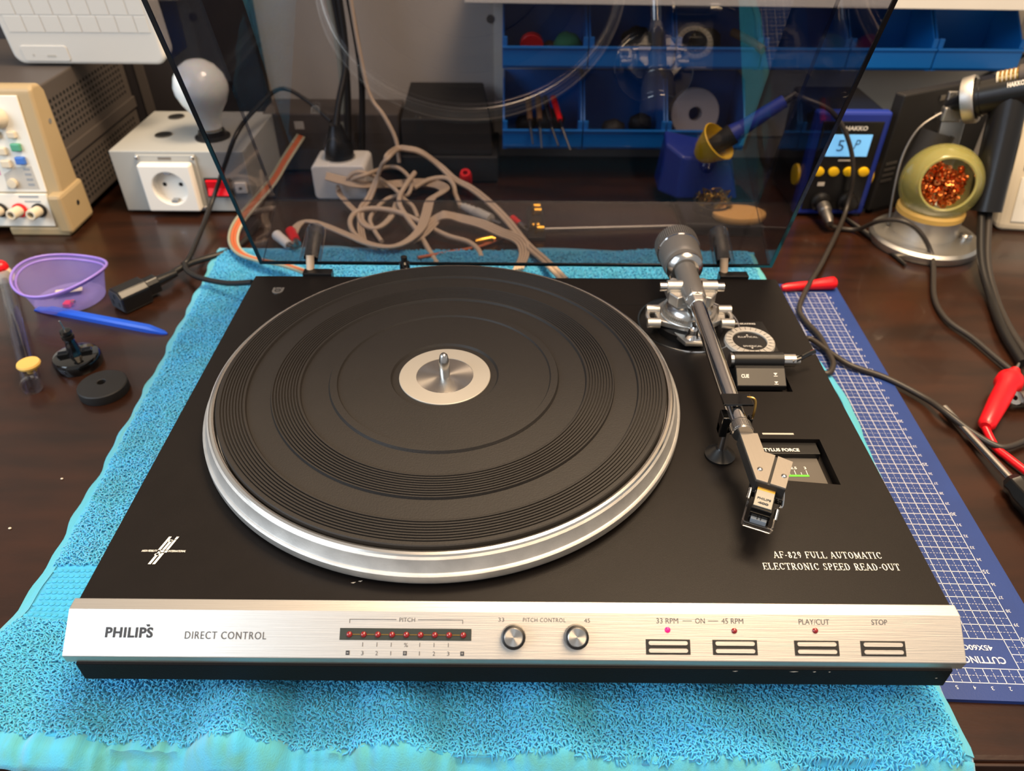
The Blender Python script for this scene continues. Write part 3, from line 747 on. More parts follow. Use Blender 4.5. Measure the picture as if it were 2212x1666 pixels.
part('cartridge_pin', MB().cyl(CM@Vector((-0.0080,0.001,0.0975)),CM@Vector((-0.0080,0.0070,0.0950)),0.0012,None,12).cyl(CM@Vector((0.0082,0.0085,0.0940)),CM@Vector((0.0082,0.0150,0.0925)),0.0012,None,12), 'steel', hd)
# arm rest
ar=part('arm_rest', MB().lathe([(0,H),(0.0092,H),(0.0095,H+0.0016),(0.0080,H+0.0026),(0.0036,H+0.0068),(0,H+0.0068)],36,Matrix.Translation((0.1300,0.1110,0))), 'black_plastic', tt)
part('rest_post', MB().cyl((0.1300,0.1110,H+0.0065),(0.1300,0.1110,0.0935),0.0029,None,24), 'chrome', ar)
part('rest_clip', MB().box(0.1255,0.1300,0.1075,0.1160,0.0905,0.1060).box(0.1255,0.1455,0.1100,0.1150,0.0905,0.0975).box(0.1428,0.1450,0.1100,0.1150,0.0975,0.1030), 'black_gloss', ar, None, 0.0005)
part('rest_lock', MB().extx([(0.1130,0.1108),(0.1215,0.1108),(0.1235,0.1125),(0.1130,0.1125)],0.1262,0.1440), 'black_gloss', ar, None, 0.0003)
part('rest_hook', MB().tube([(0.1418,0.1205,0.1120),(0.1450,0.1190,0.1125),(0.1466,0.1175,0.1105),(0.1462,0.1150,0.1040),(0.1452,0.1140,0.0985)],0.0008,8,5), 'brass', ar)

# ------------------------------------------------------------------ anti-skating dial and cue lever
ask=part('anti_skating_block', MB().prism([(0.1560,0.2060),(0.1985,0.2060),(0.1985,0.2380),(0.1960,0.2640),(0.1680,0.2640),(0.1560,0.2380)],H,H+0.0012), 'black_plastic', tt, None, 0.0004)
DM=Matrix.Translation((0.1786,0.2344,H+0.0012))
dl=part('dial_ring', MB().lathe([(0.0128,0.0),(0.0128,0.0022),(0.0132,0.0026),(0.0176,0.0030),(0.0186,0.0022),(0.0190,0)],80,DM), 'dial_metal', ask, 30)
tk=MB()
for i in range(24): tk.box(0.0140,0.0180,-0.00012,0.00012,0.0028,0.00305,DM@Matrix.Rotation(2*PI*i/24,4,'Z'))
part('dial_ticks', tk, 'print_dark', dl, None)['kind']='stuff'
part('dial_face', MB().lathe([(0,0.0012),(0.0128,0.0012),(0.0129,0.0),(0,0.0)],64,DM), 'black_matt', ask, None)
DP=plane_matrix((0.1786,0.2344,H+0.0024),(1,0,0),(0,1,0))
lettering('ELLIPTICAL', DP, 0.0150, 0.0019, 'print_white', ask, 0.0, 0.0060, center=True)
lettering('SPHERICAL', DP, 0.0142, 0.0019, 'print_white', ask, 0.0008, -0.0062, center=True)
ar_=MB()
ar_.add([(-0.0009,0.0080,0.0003),(0.0009,0.0080,0.0003),(0,0.0096,0.0003),(-0.0009,-0.0080,0.0003),(0,-0.0096,0.0003),(0.0009,-0.0080,0.0003)],[(0,1,2),(3,4,5)],DP)
part('dial_arrows', ar_, 'print_white', ask, None)['kind']='stuff'
lettering('ANTI-SKATING', plane_matrix((0,0,H+0.0012),(1,0,0),(0,1,0)), 0.0200, 0.0021, 'print_white', ask, 0.1696, 0.2595, weight=0.03)
cue=part('cue_block', MB().extx([(0.2085,H-0.003),(0.2085,H+0.0095),(0.2045,H+0.0105),(0.1925,H+0.0085),(0.1815,H+0.0010),(0.1815,H-0.003)],0.1572,0.1925), 'black_plastic', tt, None, 0.0006)
part('cue_shaft', MB().cyl((0.1572,0.2015,H+0.0092),(0.1925,0.2015,H+0.0092),0.0062,None,36), 'black_plastic', cue)
part('shaft_end', MB().cyl((0.1548,0.2015,H+0.0092),(0.1572,0.2015,H+0.0092),0.0052,None,30), 'steel', cue)
part('shaft_end', MB().cyl((0.1925,0.2015,H+0.0092),(0.2015,0.2015,H+0.0092),0.0048,None,30), 'steel', cue)
part('lever_hub', MB().cyl((0.2015,0.2015,H+0.0092),(0.2050,0.2015,H+0.0092),0.0034,None,24), 'satin_metal', cue)
part('cue_lever', MB().tube([(0.1985,0.1985,H+0.0105),(0.2050,0.2005,H+0.0120),(0.2105,0.2035,H+0.0130),(0.2165,0.2065,H+0.0135)],0.0018,10,5), 'black_gloss', cue)
CS=plane_matrix((0.1575,0.1815,H+0.0010),(1,0,0),(0,0.0110,0.0075))
lettering('CUE', CS, 0.0055, 0.0028, 'print_white', cue, 0.0032, 0.0060, weight=0.04)
tr=MB()
tr.add([(0.0262,0.0098,0.0003),(0.0290,0.0098,0.0003),(0.0276,0.0080,0.0003)],[(0,1,2)],CS)
tr.add([(0.0262,0.0034,0.0003),(0.0290,0.0034,0.0003),(0.0276,0.0018,0.0003)],[(0,1,2)],CS)
for v in (0.0072,0.0012): tr.add([(0.0262,v,0.0003),(0.0290,v,0.0003),(0.0290,v+0.0004,0.0003),(0.0262,v+0.0004,0.0003)],[(0,1,2,3)],CS)
part('cue_symbols', tr, 'print_white', cue, None)['kind']='stuff'

# ------------------------------------------------------------------ smoked lid, opened
LT=math.radians(68.6)                       # opening angle
LM=Matrix.Translation((0,0.3472,0.0750))@Matrix.Rotation(PI-LT,4,'X')   # local y: along the rim away from the hinge; local z: out of the opening
LM=Matrix(((1,0,0,0),(0,-math.cos(LT),math.sin(LT),0.3472),(0,math.sin(LT),math.cos(LT),0.0750),(0,0,0,1)))
LW, LD, LL, LTk = 0.2255, 0.078, 0.345, 0.003   # half width, wall depth, length, sheet thickness
lid=part('lid', MB().box(-LW,LW,0,LL,LD-LTk,LD,LM), 'smoked_acrylic', tt, None)
lid['label']='smoked clear dust cover standing open'
part('lid_wall', MB().box(-LW,-LW+LTk,0,LL,0.0015,LD-LTk,LM), 'smoked_acrylic', lid, None)
part('lid_wall', MB().box(LW-LTk,LW,0,LL,0.0015,LD-LTk,LM), 'smoked_acrylic', lid, None)
part('lid_wall', MB().box(-LW+LTk,LW-LTk,0,LTk,0.0015,LD-LTk,LM), 'smoked_acrylic', lid, None)
part('lid_wall', MB().box(-LW+LTk,LW-LTk,LL-LTk,LL,0.0015,LD-LTk,LM), 'smoked_acrylic', lid, None)
part('lid_rim', MB().box(-LW,-LW+LTk,0,LL,0,0.0015,LM), 'acrylic_edge', lid, None)
part('lid_rim', MB().box(LW-LTk,LW,0,LL,0,0.0015,LM), 'acrylic_edge', lid, None)
part('lid_rim', MB().box(-LW+LTk,LW-LTk,0,LTk,0,0.0015,LM), 'acrylic_edge', lid, None)
part('lid_rim', MB().box(-LW+LTk,LW-LTk,LL-LTk,LL,0,0.0015,LM), 'acrylic_edge', lid, None)
for x in (-0.1800,0.1822):
    hg=part('hinge', MB().box(x-0.005,x+0.020,0.3325,0.3415,H-0.012,H+0.0028), 'black_plastic', tt, None, 0.0006)
    part('hinge_pin', MB().cyl((x,0.3410,H+0.0005),(x,0.3480,H+0.012),0.0035,None,20), 'cable_beige', hg)
    # clear socket moulded into the cover
    sk=MB().lathe([(0.0095,-0.006),(0.0090,0.028),(0.0082,0.0325),(0.0060,0.0350),(0,0.0362)],32,LM@Matrix.Translation((x,0.004,0.005)))
    part('hinge_socket', sk, 'clear_socket', hg)
    part('hinge_spring', MB().cyl(LM@Vector((x,0.004,0.004)),LM@Vector((x,0.004,0.030)),0.0062,None,20), 'black_gloss', hg)

# ------------------------------------------------------------------ cutting mat (under towel and turntable)
MYAW=-0.0294
MM=Matrix.Translation((0.3044,0.0249,0.0))@Matrix.Rotation(MYAW,4,'Z')   # origin: where the "40" line meets the edge of the grid; x right, y away
cm_=single('cutting_mat', MB().box(-0.585,0.0152,-0.0395,0.416,0.0,0.003,MM), 'mat_blue', (0.2,0.2,0.0), 'blue self-healing cutting mat with white centimetre grid under the turntable', 'cutting mat')
gl=MB(); MZ=0.00315
def mline(x0,y0,x1,y1,w=0.00045):
    d=Vector((x1-x0,y1-y0)); d.normalize(); n=Vector((-d.y,d.x))*w/2
    gl.add([(x0+n.x,y0+n.y,MZ),(x0-n.x,y0-n.y,MZ),(x1-n.x,y1-n.y,MZ),(x1+n.x,y1+n.y,MZ)],[(0,1,2,3)],MM)
for i in range(0,41): mline(-0.09 if i>=0 else 0,0.01*i,0.0,0.01*i)
for j in range(0,10): mline(-0.01*j,0.0,-0.01*j,0.40)
mline(0,-0.0290,0,0.0); mline(-0.01,-0.0198,-0.01,0.0)
mline(-0.01,-0.0100,0.0,-0.0100)
mline(-0.09,-0.0198,0.0,-0.0198); mline(-0.09,-0.0290,0.0,-0.0290)
for j in range(0,9): mline(-0.01*j-0.0015,-0.0290,-0.01*j-0.0015,-0.0198)
def dash(x0,y0,x1,y1,n):
    for k in range(n):
        a=(k+0.2)/n; b=(k+0.8)/n
        mline(x0+(x1-x0)*a,y0+(y1-y0)*a,x0+(x1-x0)*b,y0+(y1-y0)*b,0.00025)
for i in range(0,40):
    for j in range(0,7 if i<20 else 6):
        dash(-0.01*j-0.01,0.01*i+0.005,-0.01*j,0.01*i+0.005,5)
        dash(-0.01*j-0.005,0.01*i,-0.01*j-0.005,0.01*i+0.01,5)
for j in range(0,8): dash(-0.01*j-0.0015-0.01,-0.0244,-0.01*j-0.0015,-0.0244,5); dash(-0.01*j-0.0065,-0.0290,-0.01*j-0.0065,-0.0198,4)
dash(-0.01,-0.005,0,-0.005,5); dash(-0.005,-0.0198,-0.005,0,8); dash(-0.01,-0.015,0,-0.015,5)
part('grid_lines', gl, 'mat_line', cm_, None)['kind']='stuff'
def mtext(t,x,y,w,h,ang,**k):
    return lettering(t, MM@Matrix.Translation((x,y,MZ))@Matrix.Rotation(ang,4,'Z'), w, h, 'mat_line', cm_, 0,0,lift=0.0001,center=True,**k)
for i in range(0,40):
    n=40-i; s=0.0030 if n%5==0 else 0.0022
    mtext(str(n),0.0026,0.01*i+(0.0004),s*1.25 if n>9 else s*0.6,s,PI-0.35 if False else PI)
for j in range(1,7):
    n=j+1
    mtext(str(n),-0.0212-0.01*(j-1)+0.0,-0.0322,0.0014,0.0023,PI)
mtext('CUTTING MAT',-0.0345,-0.0143,0.038,0.0046,PI,weight=0.02)
mtext('45X60CM',-0.0300,-0.0062,0.0215,0.0036,PI,weight=0.02)

# ------------------------------------------------------------------ towel
TLx=[(-0.10,-0.345),(-0.02,-0.335),(0.016,-0.309),(0.05,-0.304),(0.074,-0.305),(0.2,-0.310),(0.35,-0.318),(0.508,-0.330)]
TRx=[(-0.10,0.238),(-0.05,0.237),(-0.014,0.238),(0.05,0.250),(0.10,0.262),(0.16,0.2715),(0.20,0.2755),(0.26,0.2790),(0.30,0.2725),(0.32,0.268),(0.40,0.262),(0.508,0.262)]
ly,lx=zip(*TLx); ry,rx=zip(*TRx)
def tl(y): return np.interp(y,ly,lx)
def trr(y): return np.interp(y,ry,rx)
def tz(x,y):
    x=np.asarray(x,float); y=np.asarray(y,float)
    z=0.0068+0.0012*np.sin(x*31+y*17)+0.0010*np.sin(x*12.3-y*41+1.3)
    f=np.clip((0.04-y)/0.06,0,1)                     # folds near the front
    r=(np.sin(x*44+5*np.sin(x*7)+y*14)+0.5*np.sin(x*83+1.1-y*14))
    z=z+f*0.0085*np.maximum(r,-0.8)
    b=np.clip((y-0.36)/0.1,0,1)
    z=z+b*0.001*np.sin(x*55)
    for fx in (-0.19,0.19):
        for fy in (0.02,0.30):
            z=np.where((x-fx)**2+(y-fy)**2<0.027**2,np.minimum(z,0.0079),z)
    edge=np.minimum(np.minimum(x-tl(y),trr(y)-x),0.508-y)
    z=z-0.0030*np.clip(1-edge/0.012,0,1)
    d=np.clip(-0.0465-y,0,1)
    z=z-(d**1.5)*8.0
    return np.maximum(z,np.where(y>-0.048,0.0045,-1))
def fshear(x,y):
    return -0.013*np.clip((x+0.28)/0.5,0,1.1)*np.clip((0.02-y)/0.055,0,1)
def sheet(y0,y1,nu,nv,dz=0.0,x0f=None,x1f=None):
    ys=np.linspace(y0,y1,nv); vs=[]
    for y in ys:
        a=tl(y) if x0f is None else x0f(y); b=trr(y) if x1f is None else x1f(y)
        wig=0.0012*math.sin(y*90)+0.0008*math.sin(y*210)
        xs=np.linspace(a+wig,b+wig*0.5,nu)
        yy=np.full(nu,y)
        if y==y1 and y1>0: yy=yy+0.006*np.sin(xs*19)+0.004*np.sin(xs*33+1)
        if y==y0 and y0<0: yy=yy+0.0012*np.sin(xs*60)
        yy=yy+fshear(xs,y)
        z=tz(xs,yy)+dz
        vs+=list(zip(xs.tolist(),yy.tolist(),z.tolist()))
    fs=[(i*nu+j,i*nu+j+1,(i+1)*nu+j+1,(i+1)*nu+j) for i in range(nv-1) for j in range(nu-1)]
    return vs,fs
tm=MB(); v,f=sheet(-0.0400,0.508,260,220); tm.add(v,f)
towel=single('towel', tm, 'towel', (0.0,0.2,0.003), 'turquoise terry towel spread under the turntable and over the desk edge', 'towel', smooth=60)
sd=towel.modifiers.new('thick','SOLIDIFY'); sd.thickness=0.002; sd.offset=-1
hm=MB(); v,f=sheet(-0.0560,-0.0385,420,10,0.0004)
v=[(x,y,z+0.0011*math.sin(x*470+2.5*math.sin(x*61)+1.5*math.sin(x*173))) for x,y,z in v]; hm.add(v,f)
h_=part('towel_hem', hm, 'towel_hem', towel, 60); sd=h_.modifiers.new('thick','SOLIDIFY'); sd.thickness=0.002; sd.offset=-1
# flat woven selvage along the sides
for side in (0,1):
    sv=MB(); n=120; vs=[]
    for i in range(n):
        y=-0.05+(0.555)*i/(n-1); e=float(tl(y)) if side==0 else float(trr(y)); s=1 if side==0 else -1
        wig=(0.0012*math.sin(y*90)+0.0008*math.sin(y*210))*(1 if side==0 else 0.5)
        for k in range(3):
            x=e+wig+s*(0.0005+0.0035*k); vs.append((x,y,float(tz(x,y))+0.0009))
    sv.add(vs,[(i*3+j,i*3+j+1,(i+1)*3+j+1,(i+1)*3+j) for i in range(n-1) for j in range(2)])
    part('selvage', sv, 'towel_hem', towel, 60)
# terry loops
def loops(name, x0,x1,y0,y1, sp, rad, length, keep, seed, sides=4, lift=0.0021):
    g=np.random.default_rng(seed)
    X,Y=np.meshgrid(np.arange(x0,x1,sp),np.arange(y0,y1,sp))
    X=X.ravel()+g.uniform(-.5,.5,X.size)*sp; Y=Y.ravel()+g.uniform(-.5,.5,Y.size)*sp
    k=keep(X,Y); X=X[k]; Y=Y[k]; N=X.size
    field=2.2*np.sin(X*95+3*np.sin(Y*60))+2.0*np.sin(Y*110+2*np.sin(X*75))
    th=field+g.normal(0,0.9,N)
    L=length*g.uniform(0.7,1.25,N); bend=g.uniform(-0.5,0.5,N)*L; hgt=lift*g.uniform(0.7,1.3,N)
    t=np.linspace(0,1,6); s=t-0.5
    px=X[:,None]+np.cos(th)[:,None]*L[:,None]*s-np.sin(th)[:,None]*bend[:,None]*(1-4*s*s)
    py=Y[:,None]+np.sin(th)[:,None]*L[:,None]*s+np.cos(th)[:,None]*bend[:,None]*(1-4*s*s)
    pz=tz(px,py)-0.0004+hgt[:,None]*(1-(2*s)**4)
    P=np.stack([px,py,pz],-1)
    T=np.gradient(P,axis=1); T/=np.linalg.norm(T,axis=-1,keepdims=True)+1e-12
    S=np.stack([-T[...,1],T[...,0],np.zeros_like(T[...,0])],-1); S/=np.linalg.norm(S,axis=-1,keepdims=True)+1e-9
    U=np.cross(T,S)
    a=np.arange(sides)*2*np.pi/sides+np.pi/4
    V=P[:,:,None,:]+rad*(np.cos(a)[None,None,:,None]*S[:,:,None,:]+np.sin(a)[None,None,:,None]*U[:,:,None,:])
    V=V.reshape(-1,3)-np.array([0.0,0.2,0.003])
    K=6*sides; base=np.arange(N)*K
    q=[]
    for i in range(5):
        for j in range(sides):
            q.append((i*sides+j,i*sides+(j+1)%sides,(i+1)*sides+(j+1)%sides,(i+1)*sides+j))
    q=np.array(q); F=(base[:,None,None]+q[None]).reshape(-1,4)
    me=bpy.data.meshes.new(name); me.vertices.add(len(V)); me.vertices.foreach_set('co',V.ravel().astype(np.float32))
    me.loops.add(F.size); me.loops.foreach_set('vertex_index',F.ravel().astype(np.int32))
    me.polygons.add(len(F)); me.polygons.foreach_set('loop_start',np.arange(0,F.size,4,dtype=np.int32)); me.polygons.foreach_set('loop_total',np.full(len(F),4,dtype=np.int32))
    me.polygons.foreach_set('use_smooth',np.ones(len(F),bool))
    me.update(); me.validate(); me.materials.append(MATS['towel_loops'])
    o=link(name,me,towel); o['kind']='stuff'
    return o
inside=lambda X,Y: (X>tl(Y)+0.006)&(X<trr(Y)-0.006)
band=lambda X,Y: (Y>0.030)&(Y<0.072)
loops('terry_loops',-0.36,0.25,-0.0560,0.030,0.00142,0.00050,0.0027,lambda X,Y: inside(X,Y)&(Y>-0.0405+fshear(X,-0.04)+0.0012*np.sin(X*300)),1)
loops('terry_loops',-0.34,-0.205,0.030,0.50,0.0016,0.00052,0.0028,lambda X,Y: inside(X,Y)&~band(X,Y),2,3)
loops('terry_loops',-0.205,0.262,0.345,0.506,0.0027,0.0007,0.0036,lambda X,Y: inside(X,Y),3,3)
# woven band: rows of small flat bobbles
def bobbles():
    mb=MB()
    for r in range(9):
        y=0.034+0.0042*r
        for k in range(26):
            x=float(tl(y))+0.009+0.0036*(k+0.5*(r%2))
            mb.sphere((x,y,float(tz(x,y))+0.0003),0.0017,8,5,(1,0.7,0.22))
    return part('woven_band', mb, 'towel', towel, 60)
bobbles()['kind']='stuff'

# ------------------------------------------------------------------ bench power supply (left)
psu=thing('power_supply', (-0.65,0.67,0.0), 'beige fronted bench power supply with dark perforated case at left edge', 'power supply')
part('case', MB().box(-0.800,-0.5125,0.588,0.785,0.010,0.1540), 'dark_case', psu, None, 0.002)
part('case_rail', MB().box(-0.5125,-0.5100,0.590,0.785,0.070,0.084), 'dark_case', psu, None, 0.001)
vh=MB()
for zr in [0.094+0.0068*i for i in range(7)]+[0.020+0.0066*i for i in range(7)]:
    for i in range(22):
        y=0.600+0.0080*i+(0.0 if round(zr*1e4)%2 else 0.0)
        vh.cyl((-0.5126,y,zr),(-0.5121,y,zr),0.0021,None,8)
o_=part('vent_hole', vh, 'hole_black', psu, None); o_['kind']='stuff'
bz=part('bezel', MB().extx([(0.547,0.008),(0.592,0.008),(0.592,0.150),(0.586,0.1585),(0.572,0.1605),(0.5665,0.1565)],-0.800,-0.5085), 'beige_case', psu, None, 0.004, seg=3)
SLP=Vector((0,0.127,1)).normalized()
def slope(x,z,out=0.0):
    p=Vector((x,0.547+(z-0.008)*0.127,z)); n=Vector((0,-1,0.127)).normalized()
    return p+n*out
PM=plane_matrix(slope(0,0.008),(1,0,0),SLP)
def pz(z): return (z-0.008)/SLP.z
fp=part('control_panel', MB().box(-0.80,-0.5240,pz(0.050),pz(0.1515),-0.001,0.0014,PM), 'ivory_panel', psu, None, 0.0008)
part('terminal_panel', MB().box(-0.80,-0.5250,pz(0.0115),pz(0.0485),-0.001,0.0030,PM), 'ivory_panel', psu, None, 0.0008)
part('corner_guard', MB().box(-0.522,-0.5055,0.541,0.595,0.004,0.050), 'beige_case', psu, None, 0.004)
part('front_foot', MB().box(-0.58,-0.512,0.545,0.575,0.0,0.010), 'beige_case', psu, None, 0.002)
part('rear_foot', MB().box(-0.53,-0.515,0.755,0.775,0.0,0.011).box(-0.795,-0.78,0.755,0.775,0.0,0.011).box(-0.795,-0.77,0.55,0.575,0.0,0.010), 'black_matt', psu, None, 0.001)
for z0 in (0.030,0.120):
    part('case_screw', MB().cyl((-0.5060,0.570,z0),(-0.5050,0.570,z0),0.003,None,16) if z0<0.1 else MB().cyl((-0.5086,0.580,z0),(-0.5080,0.580,z0),0.0028,None,16), 'steel', psu)
def key(x,z,w,h,m,nm='push_key'):
    return part(nm, MB().box(x-w/2,x+w/2,pz(z)-h/2,pz(z)+h/2,0.001,0.0058,PM), m, fp, None, 0.0014)
key(-0.5409,0.1122,0.009,0.0075,'cream_plastic'); key(-0.5580,0.1122,0.009,0.0075,'cream_plastic')
key(-0.5405,0.0992,0.0105,0.0085,'green_key'); key(-0.5575,0.0950,0.0105,0.0085,'cream_plastic')
key(-0.5403,0.0852,0.0105,0.0085,'blue_key'); key(-0.5572,0.0815,0.0105,0.0085,'cream_plastic')
part('adjustment_knob', MB().lathe([(0,0.001),(0.0115,0.001),(0.0115,0.004),(0.0100,0.013),(0.009,0.0145),(0,0.0145)],36,PM@Matrix.Translation((-0.5515,pz(0.1297),0))), 'cream_plastic', fp)
part('label_field', MB().prism([(-0.5660,pz(0.0535)),(-0.5305,pz(0.0535)),(-0.5320,pz(0.0790)),(-0.5500,pz(0.0775)),(-0.5650,pz(0.0700))],0.0014,0.0017,PM), 'pale_grey', fp, None)
part('output_key', MB().lathe([(0,0.001),(0.0052,0.001),(0.0050,0.0060),(0,0.0064)],28,PM@Matrix.Translation((-0.5575,pz(0.0606),0))), 'cream_plastic', fp)
lm=MB()
for i in range(4): lm.box(-0.5415,-0.5345,pz(0.0575+0.0056*i),pz(0.0600+0.0056*i),0.0017,0.0019,PM)
lm.box(-0.556,-0.534,pz(0.0445),pz(0.0465),0.0030,0.0033,PM); lm.box(-0.551,-0.533,pz(0.0395),pz(0.0408),0.0030,0.0033,PM)
part('printed_label', lm, 'grey_print', fp, None)
part('pink_label', MB().box(-0.575,-0.5685,pz(0.069),pz(0.074),0.0014,0.0017,PM), 'pink_print', fp, None)
tt_=PM
for x,m in ((-0.5370,'black_matt'),(-0.5590,'red_plastic'),(-0.5810,'black_matt')):
    M=PM@Matrix.Translation((x,pz(0.0305),0.003))
    tp=part('terminal_post', MB().lathe([(0,0.002),(0.0058,0.002),(0.0058,0.0185),(0.0052,0.0195),(0.0034,0.0195),(0.0030,0.012),(0,0.012)],28,M), 'cream_plastic', psu)
    part('terminal_collar', MB().lathe([(0,0),(0.0078,0),(0.0078,0.0035),(0,0.0035)],28,M), m, tp)
    part('terminal_hole', MB().lathe([(0,0.0121),(0.0031,0.0121)],20,M), 'hole_black', tp)

# white keyboard unit standing on edge on top of the power supply
kb=thing('keyboard_unit', (-0.53,0.68,0.156), 'glossy white plastic casing with faint white keys above the power supply', 'keyboard')
def rrect(x0,x1,z0,z1,r,n=6):
    pts=[]
    for cx,cz,a0 in ((x1-r,z0+r,-PI/2),(x1-r,z1-r,0),(x0+r,z1-r,PI/2),(x0+r,z0+r,PI)):
        for i in range(n+1):
            a=a0+PI/2*i/n; pts.append((cx+r*math.cos(a),cz+r*math.sin(a)))
    return pts
KM=Matrix.Translation((0,0.662,0.1560))@Matrix.Rotation(math.radians(97),4,'X')   # local x right, y up, z towards the viewer
part('casing', MB().prism(rrect(-0.5730,-0.4000,0.0,0.155,0.012),-0.030,0.0,KM), 'white_gloss', kb, None, 0.004, seg=3)
part('touch_panel', MB().prism(rrect(-0.5600,-0.5080,0.0045,0.0215,0.003),0.0,0.0010,KM), 'white_gloss', kb, None, 0.0004)
part('panel_mark', MB().box(-0.533,-0.523,0.009,0.0115,0.0010,0.0012,KM).box(-0.549,-0.547,0.010,0.0125,0.0010,0.0012,KM), 'pale_grey', kb, None)
for r in range(6):
    for k in range(8):
        x=-0.5640+0.0205*k-0.004*(r%3); y=0.036+0.0185*r
        x0=max(x,-0.569); x1=min(x+0.0196,-0.407)
        part('key', MB().box(x0,x1,y,y+0.0175,0.0,0.0006,KM), 'white_gloss', kb, None, 0.0004)

# ------------------------------------------------------------------ grey junction box with socket, switch and bulb
jx0,jx1,jy0,jy1,jz=-0.4705,-0.3150,0.6060,0.745,0.077
jb=thing('junction_box', (-0.393,0.675,0.0), 'grey metal box with white mains socket and red rocker switch', 'junction box')
part('enclosure', MB().box(jx0,jx1,jy0,jy1,0.003,jz), 'grey_case', jb, None, 0.0012)
part('rubber_foot', MB().box(jx0+0.01,jx1-0.01,jy0+0.01,jy1-0.01,0.0,0.003), 'black_matt', jb, None)
part('socket_gasket', MB().box(-0.4405,-0.3715,jy0-0.0030,jy0,0.006,0.0735), 'grey_case', jb, None, 0.001)
skt=part('socket_plate', MB().box(-0.4365,-0.3755,jy0-0.0145,jy0-0.0030,0.0085,0.0660), 'white_plastic', jb, None, 0.002)
SC=Matrix.Translation((-0.4050,jy0-0.0145,0.0375))@Matrix.Rotation(PI/2,4,'X')
cut(skt, MB().lathe([(0,-0.011),(0.0195,-0.011),(0.0195,0.002),(0,0.002)],40,SC))
b=skt.modifiers.new('edge','BEVEL'); b.width=0.0015; b.segments=2; b.limit_method='ANGLE'; b.angle_limit=math.radians(50)
for dx,dy in ((-0.0095,0),(0.0095,0)):
    part('pin_hole', MB().cyl(SC@Vector((dx,0.001+dy,-0.0112)),SC@Vector((dx,0.001+dy,-0.0106)),0.0024,None,16), 'hole_black', skt)
for dx,dy in ((0,0.0175),(0,-0.0175)):
    part('earth_clip', MB().box(-0.4085,-0.4015,jy0-0.0115,jy0-0.0040,0.0375+dy-0.0016,0.0375+dy+0.0016), 'steel', skt, None)
for x in (-0.4380,-0.3740):
    for z0 in (0.0705,0.0090):
        part('plate_screw', MB().sphere((x,jy0-0.0035,z0),0.0026,14,8,(1,0.6,1)), 'steel', jb, 60)
part('sticker', MB().box(-0.414,-0.399,jy0-0.0034,jy0-0.0030,0.0680,0.0708), 'dark_metal', jb, None)
rs=part('rocker_frame', MB().box(-0.3680,-0.3365,jy0-0.0020,jy0,0.0215,0.0455), 'black_matt', jb, None, 0.0006)
part('rocker', MB().extx([(jy0-0.002,0.024),(jy0-0.006,0.025),(jy0-0.0028,0.0335),(jy0-0.0055,0.0430),(jy0-0.002,0.0435)],-0.3655,-0.3390), 'red_switch', jb, None, 0.0005)
part('fuse_cap', MB().box(-0.3325,-0.3190,jy0-0.0040,jy0,0.0275,0.0405), 'white_plastic', jb, None, 0.0008)
part('fuse_mark', MB().box(-0.3275,-0.3245,jy0-0.0044,jy0-0.0040,0.0325,0.0355), 'dark_metal', jb, None)
for x,y in ((-0.4255,0.6575),(-0.4330,0.722)):
    hr=part('grommet', MB().lathe([(0.0085,0.0),(0.0100,0.0),(0.0100,0.0012),(0.0085,0.0016)],28,Matrix.Translation((x,y,jz)),True), 'dark_metal', jb)
    part('hole', MB().lathe([(0,0.0004),(0.0086,0.0004)],28,Matrix.Translation((x,y,jz))), 'hole_black', jb)
bh=part('lamp_holder', MB().lathe([(0,0),(0.0205,0),(0.0205,0.002),(0.0165,0.004),(0.0150,0.009),(0,0.009)],36,Matrix.Translation((-0.3640,0.6520,jz))), 'black_plastic', jb)
bulb=thing('light_bulb', (-0.3640,0.6520,jz+0.009), 'frosted white light bulb standing in holder on the grey box', 'light bulb')
part('glass', MB().lathe([(0.0125,0.008),(0.0135,0.018),(0.0180,0.030),(0.0255,0.041),(0.0300,0.052),(0.0305,0.060),(0.0275,0.071),(0.0200,0.081),(0.0105,0.0868),(0,0.0885)],40,Matrix.Translation((-0.3640,0.6520,jz+0.0005))), 'bulb_glass', bulb)
part('screw_cap', MB().lathe([(0,0.007),(0.0125,0.007),(0.0130,0.009),(0.0122,0.011),(0.0130,0.013),(0.0122,0.0155),(0.0128,0.018),(0,0.018)],30,Matrix.Translation((-0.3640,0.6520,jz+0.0022))), 'brass', bulb)

# ------------------------------------------------------------------ small things on the left
# purple tub
tub=thing('plastic_tub', (-0.4480,0.4080,0.0), 'translucent purple food tub with wavy rim on the desk', 'tub')
n=64; prof=[(0.030,0.0),(0.0325,0.0012),(0.0345,0.010),(0.0385,0.026)]
mb=MB(); vs=[]
for k,(r,z) in enumerate(prof+[(0.0405,0.0262),(0.0420,0.0300)]):
    for i in range(n):
        a=2*PI*i/n; wv=0.004*math.cos(2*a+0.6) if k>=3 else 0
        vs.append((-0.4480+r*1.02*math.cos(a),0.4080+r*0.96*math.sin(a),z+0.0006+wv))
fs=[tuple(range(n-1,-1,-1))]+[(k*n+i,k*n+(i+1)%n,(k+1)*n+(i+1)%n,(k+1)*n+i) for k in range(5) for i in range(n)]
mb.add(vs,fs); part('bowl', mb, 'purple_film', tub, 50)
rim=MB()
for rr,z0,w in ((0.0392,0.0265,0.0011),(0.0422,0.0300,0.0013)):
    pts=[(-0.4480+rr*1.02*math.cos(2*PI*i/48),0.4080+rr*0.96*math.sin(2*PI*i/48),z0+0.0006+0.004*math.cos(4*PI*i/48+0.6)) for i in range(49)]
    rim.tube(pts,w,8,0)
part('rim', rim, 'purple_solid', tub, 50)
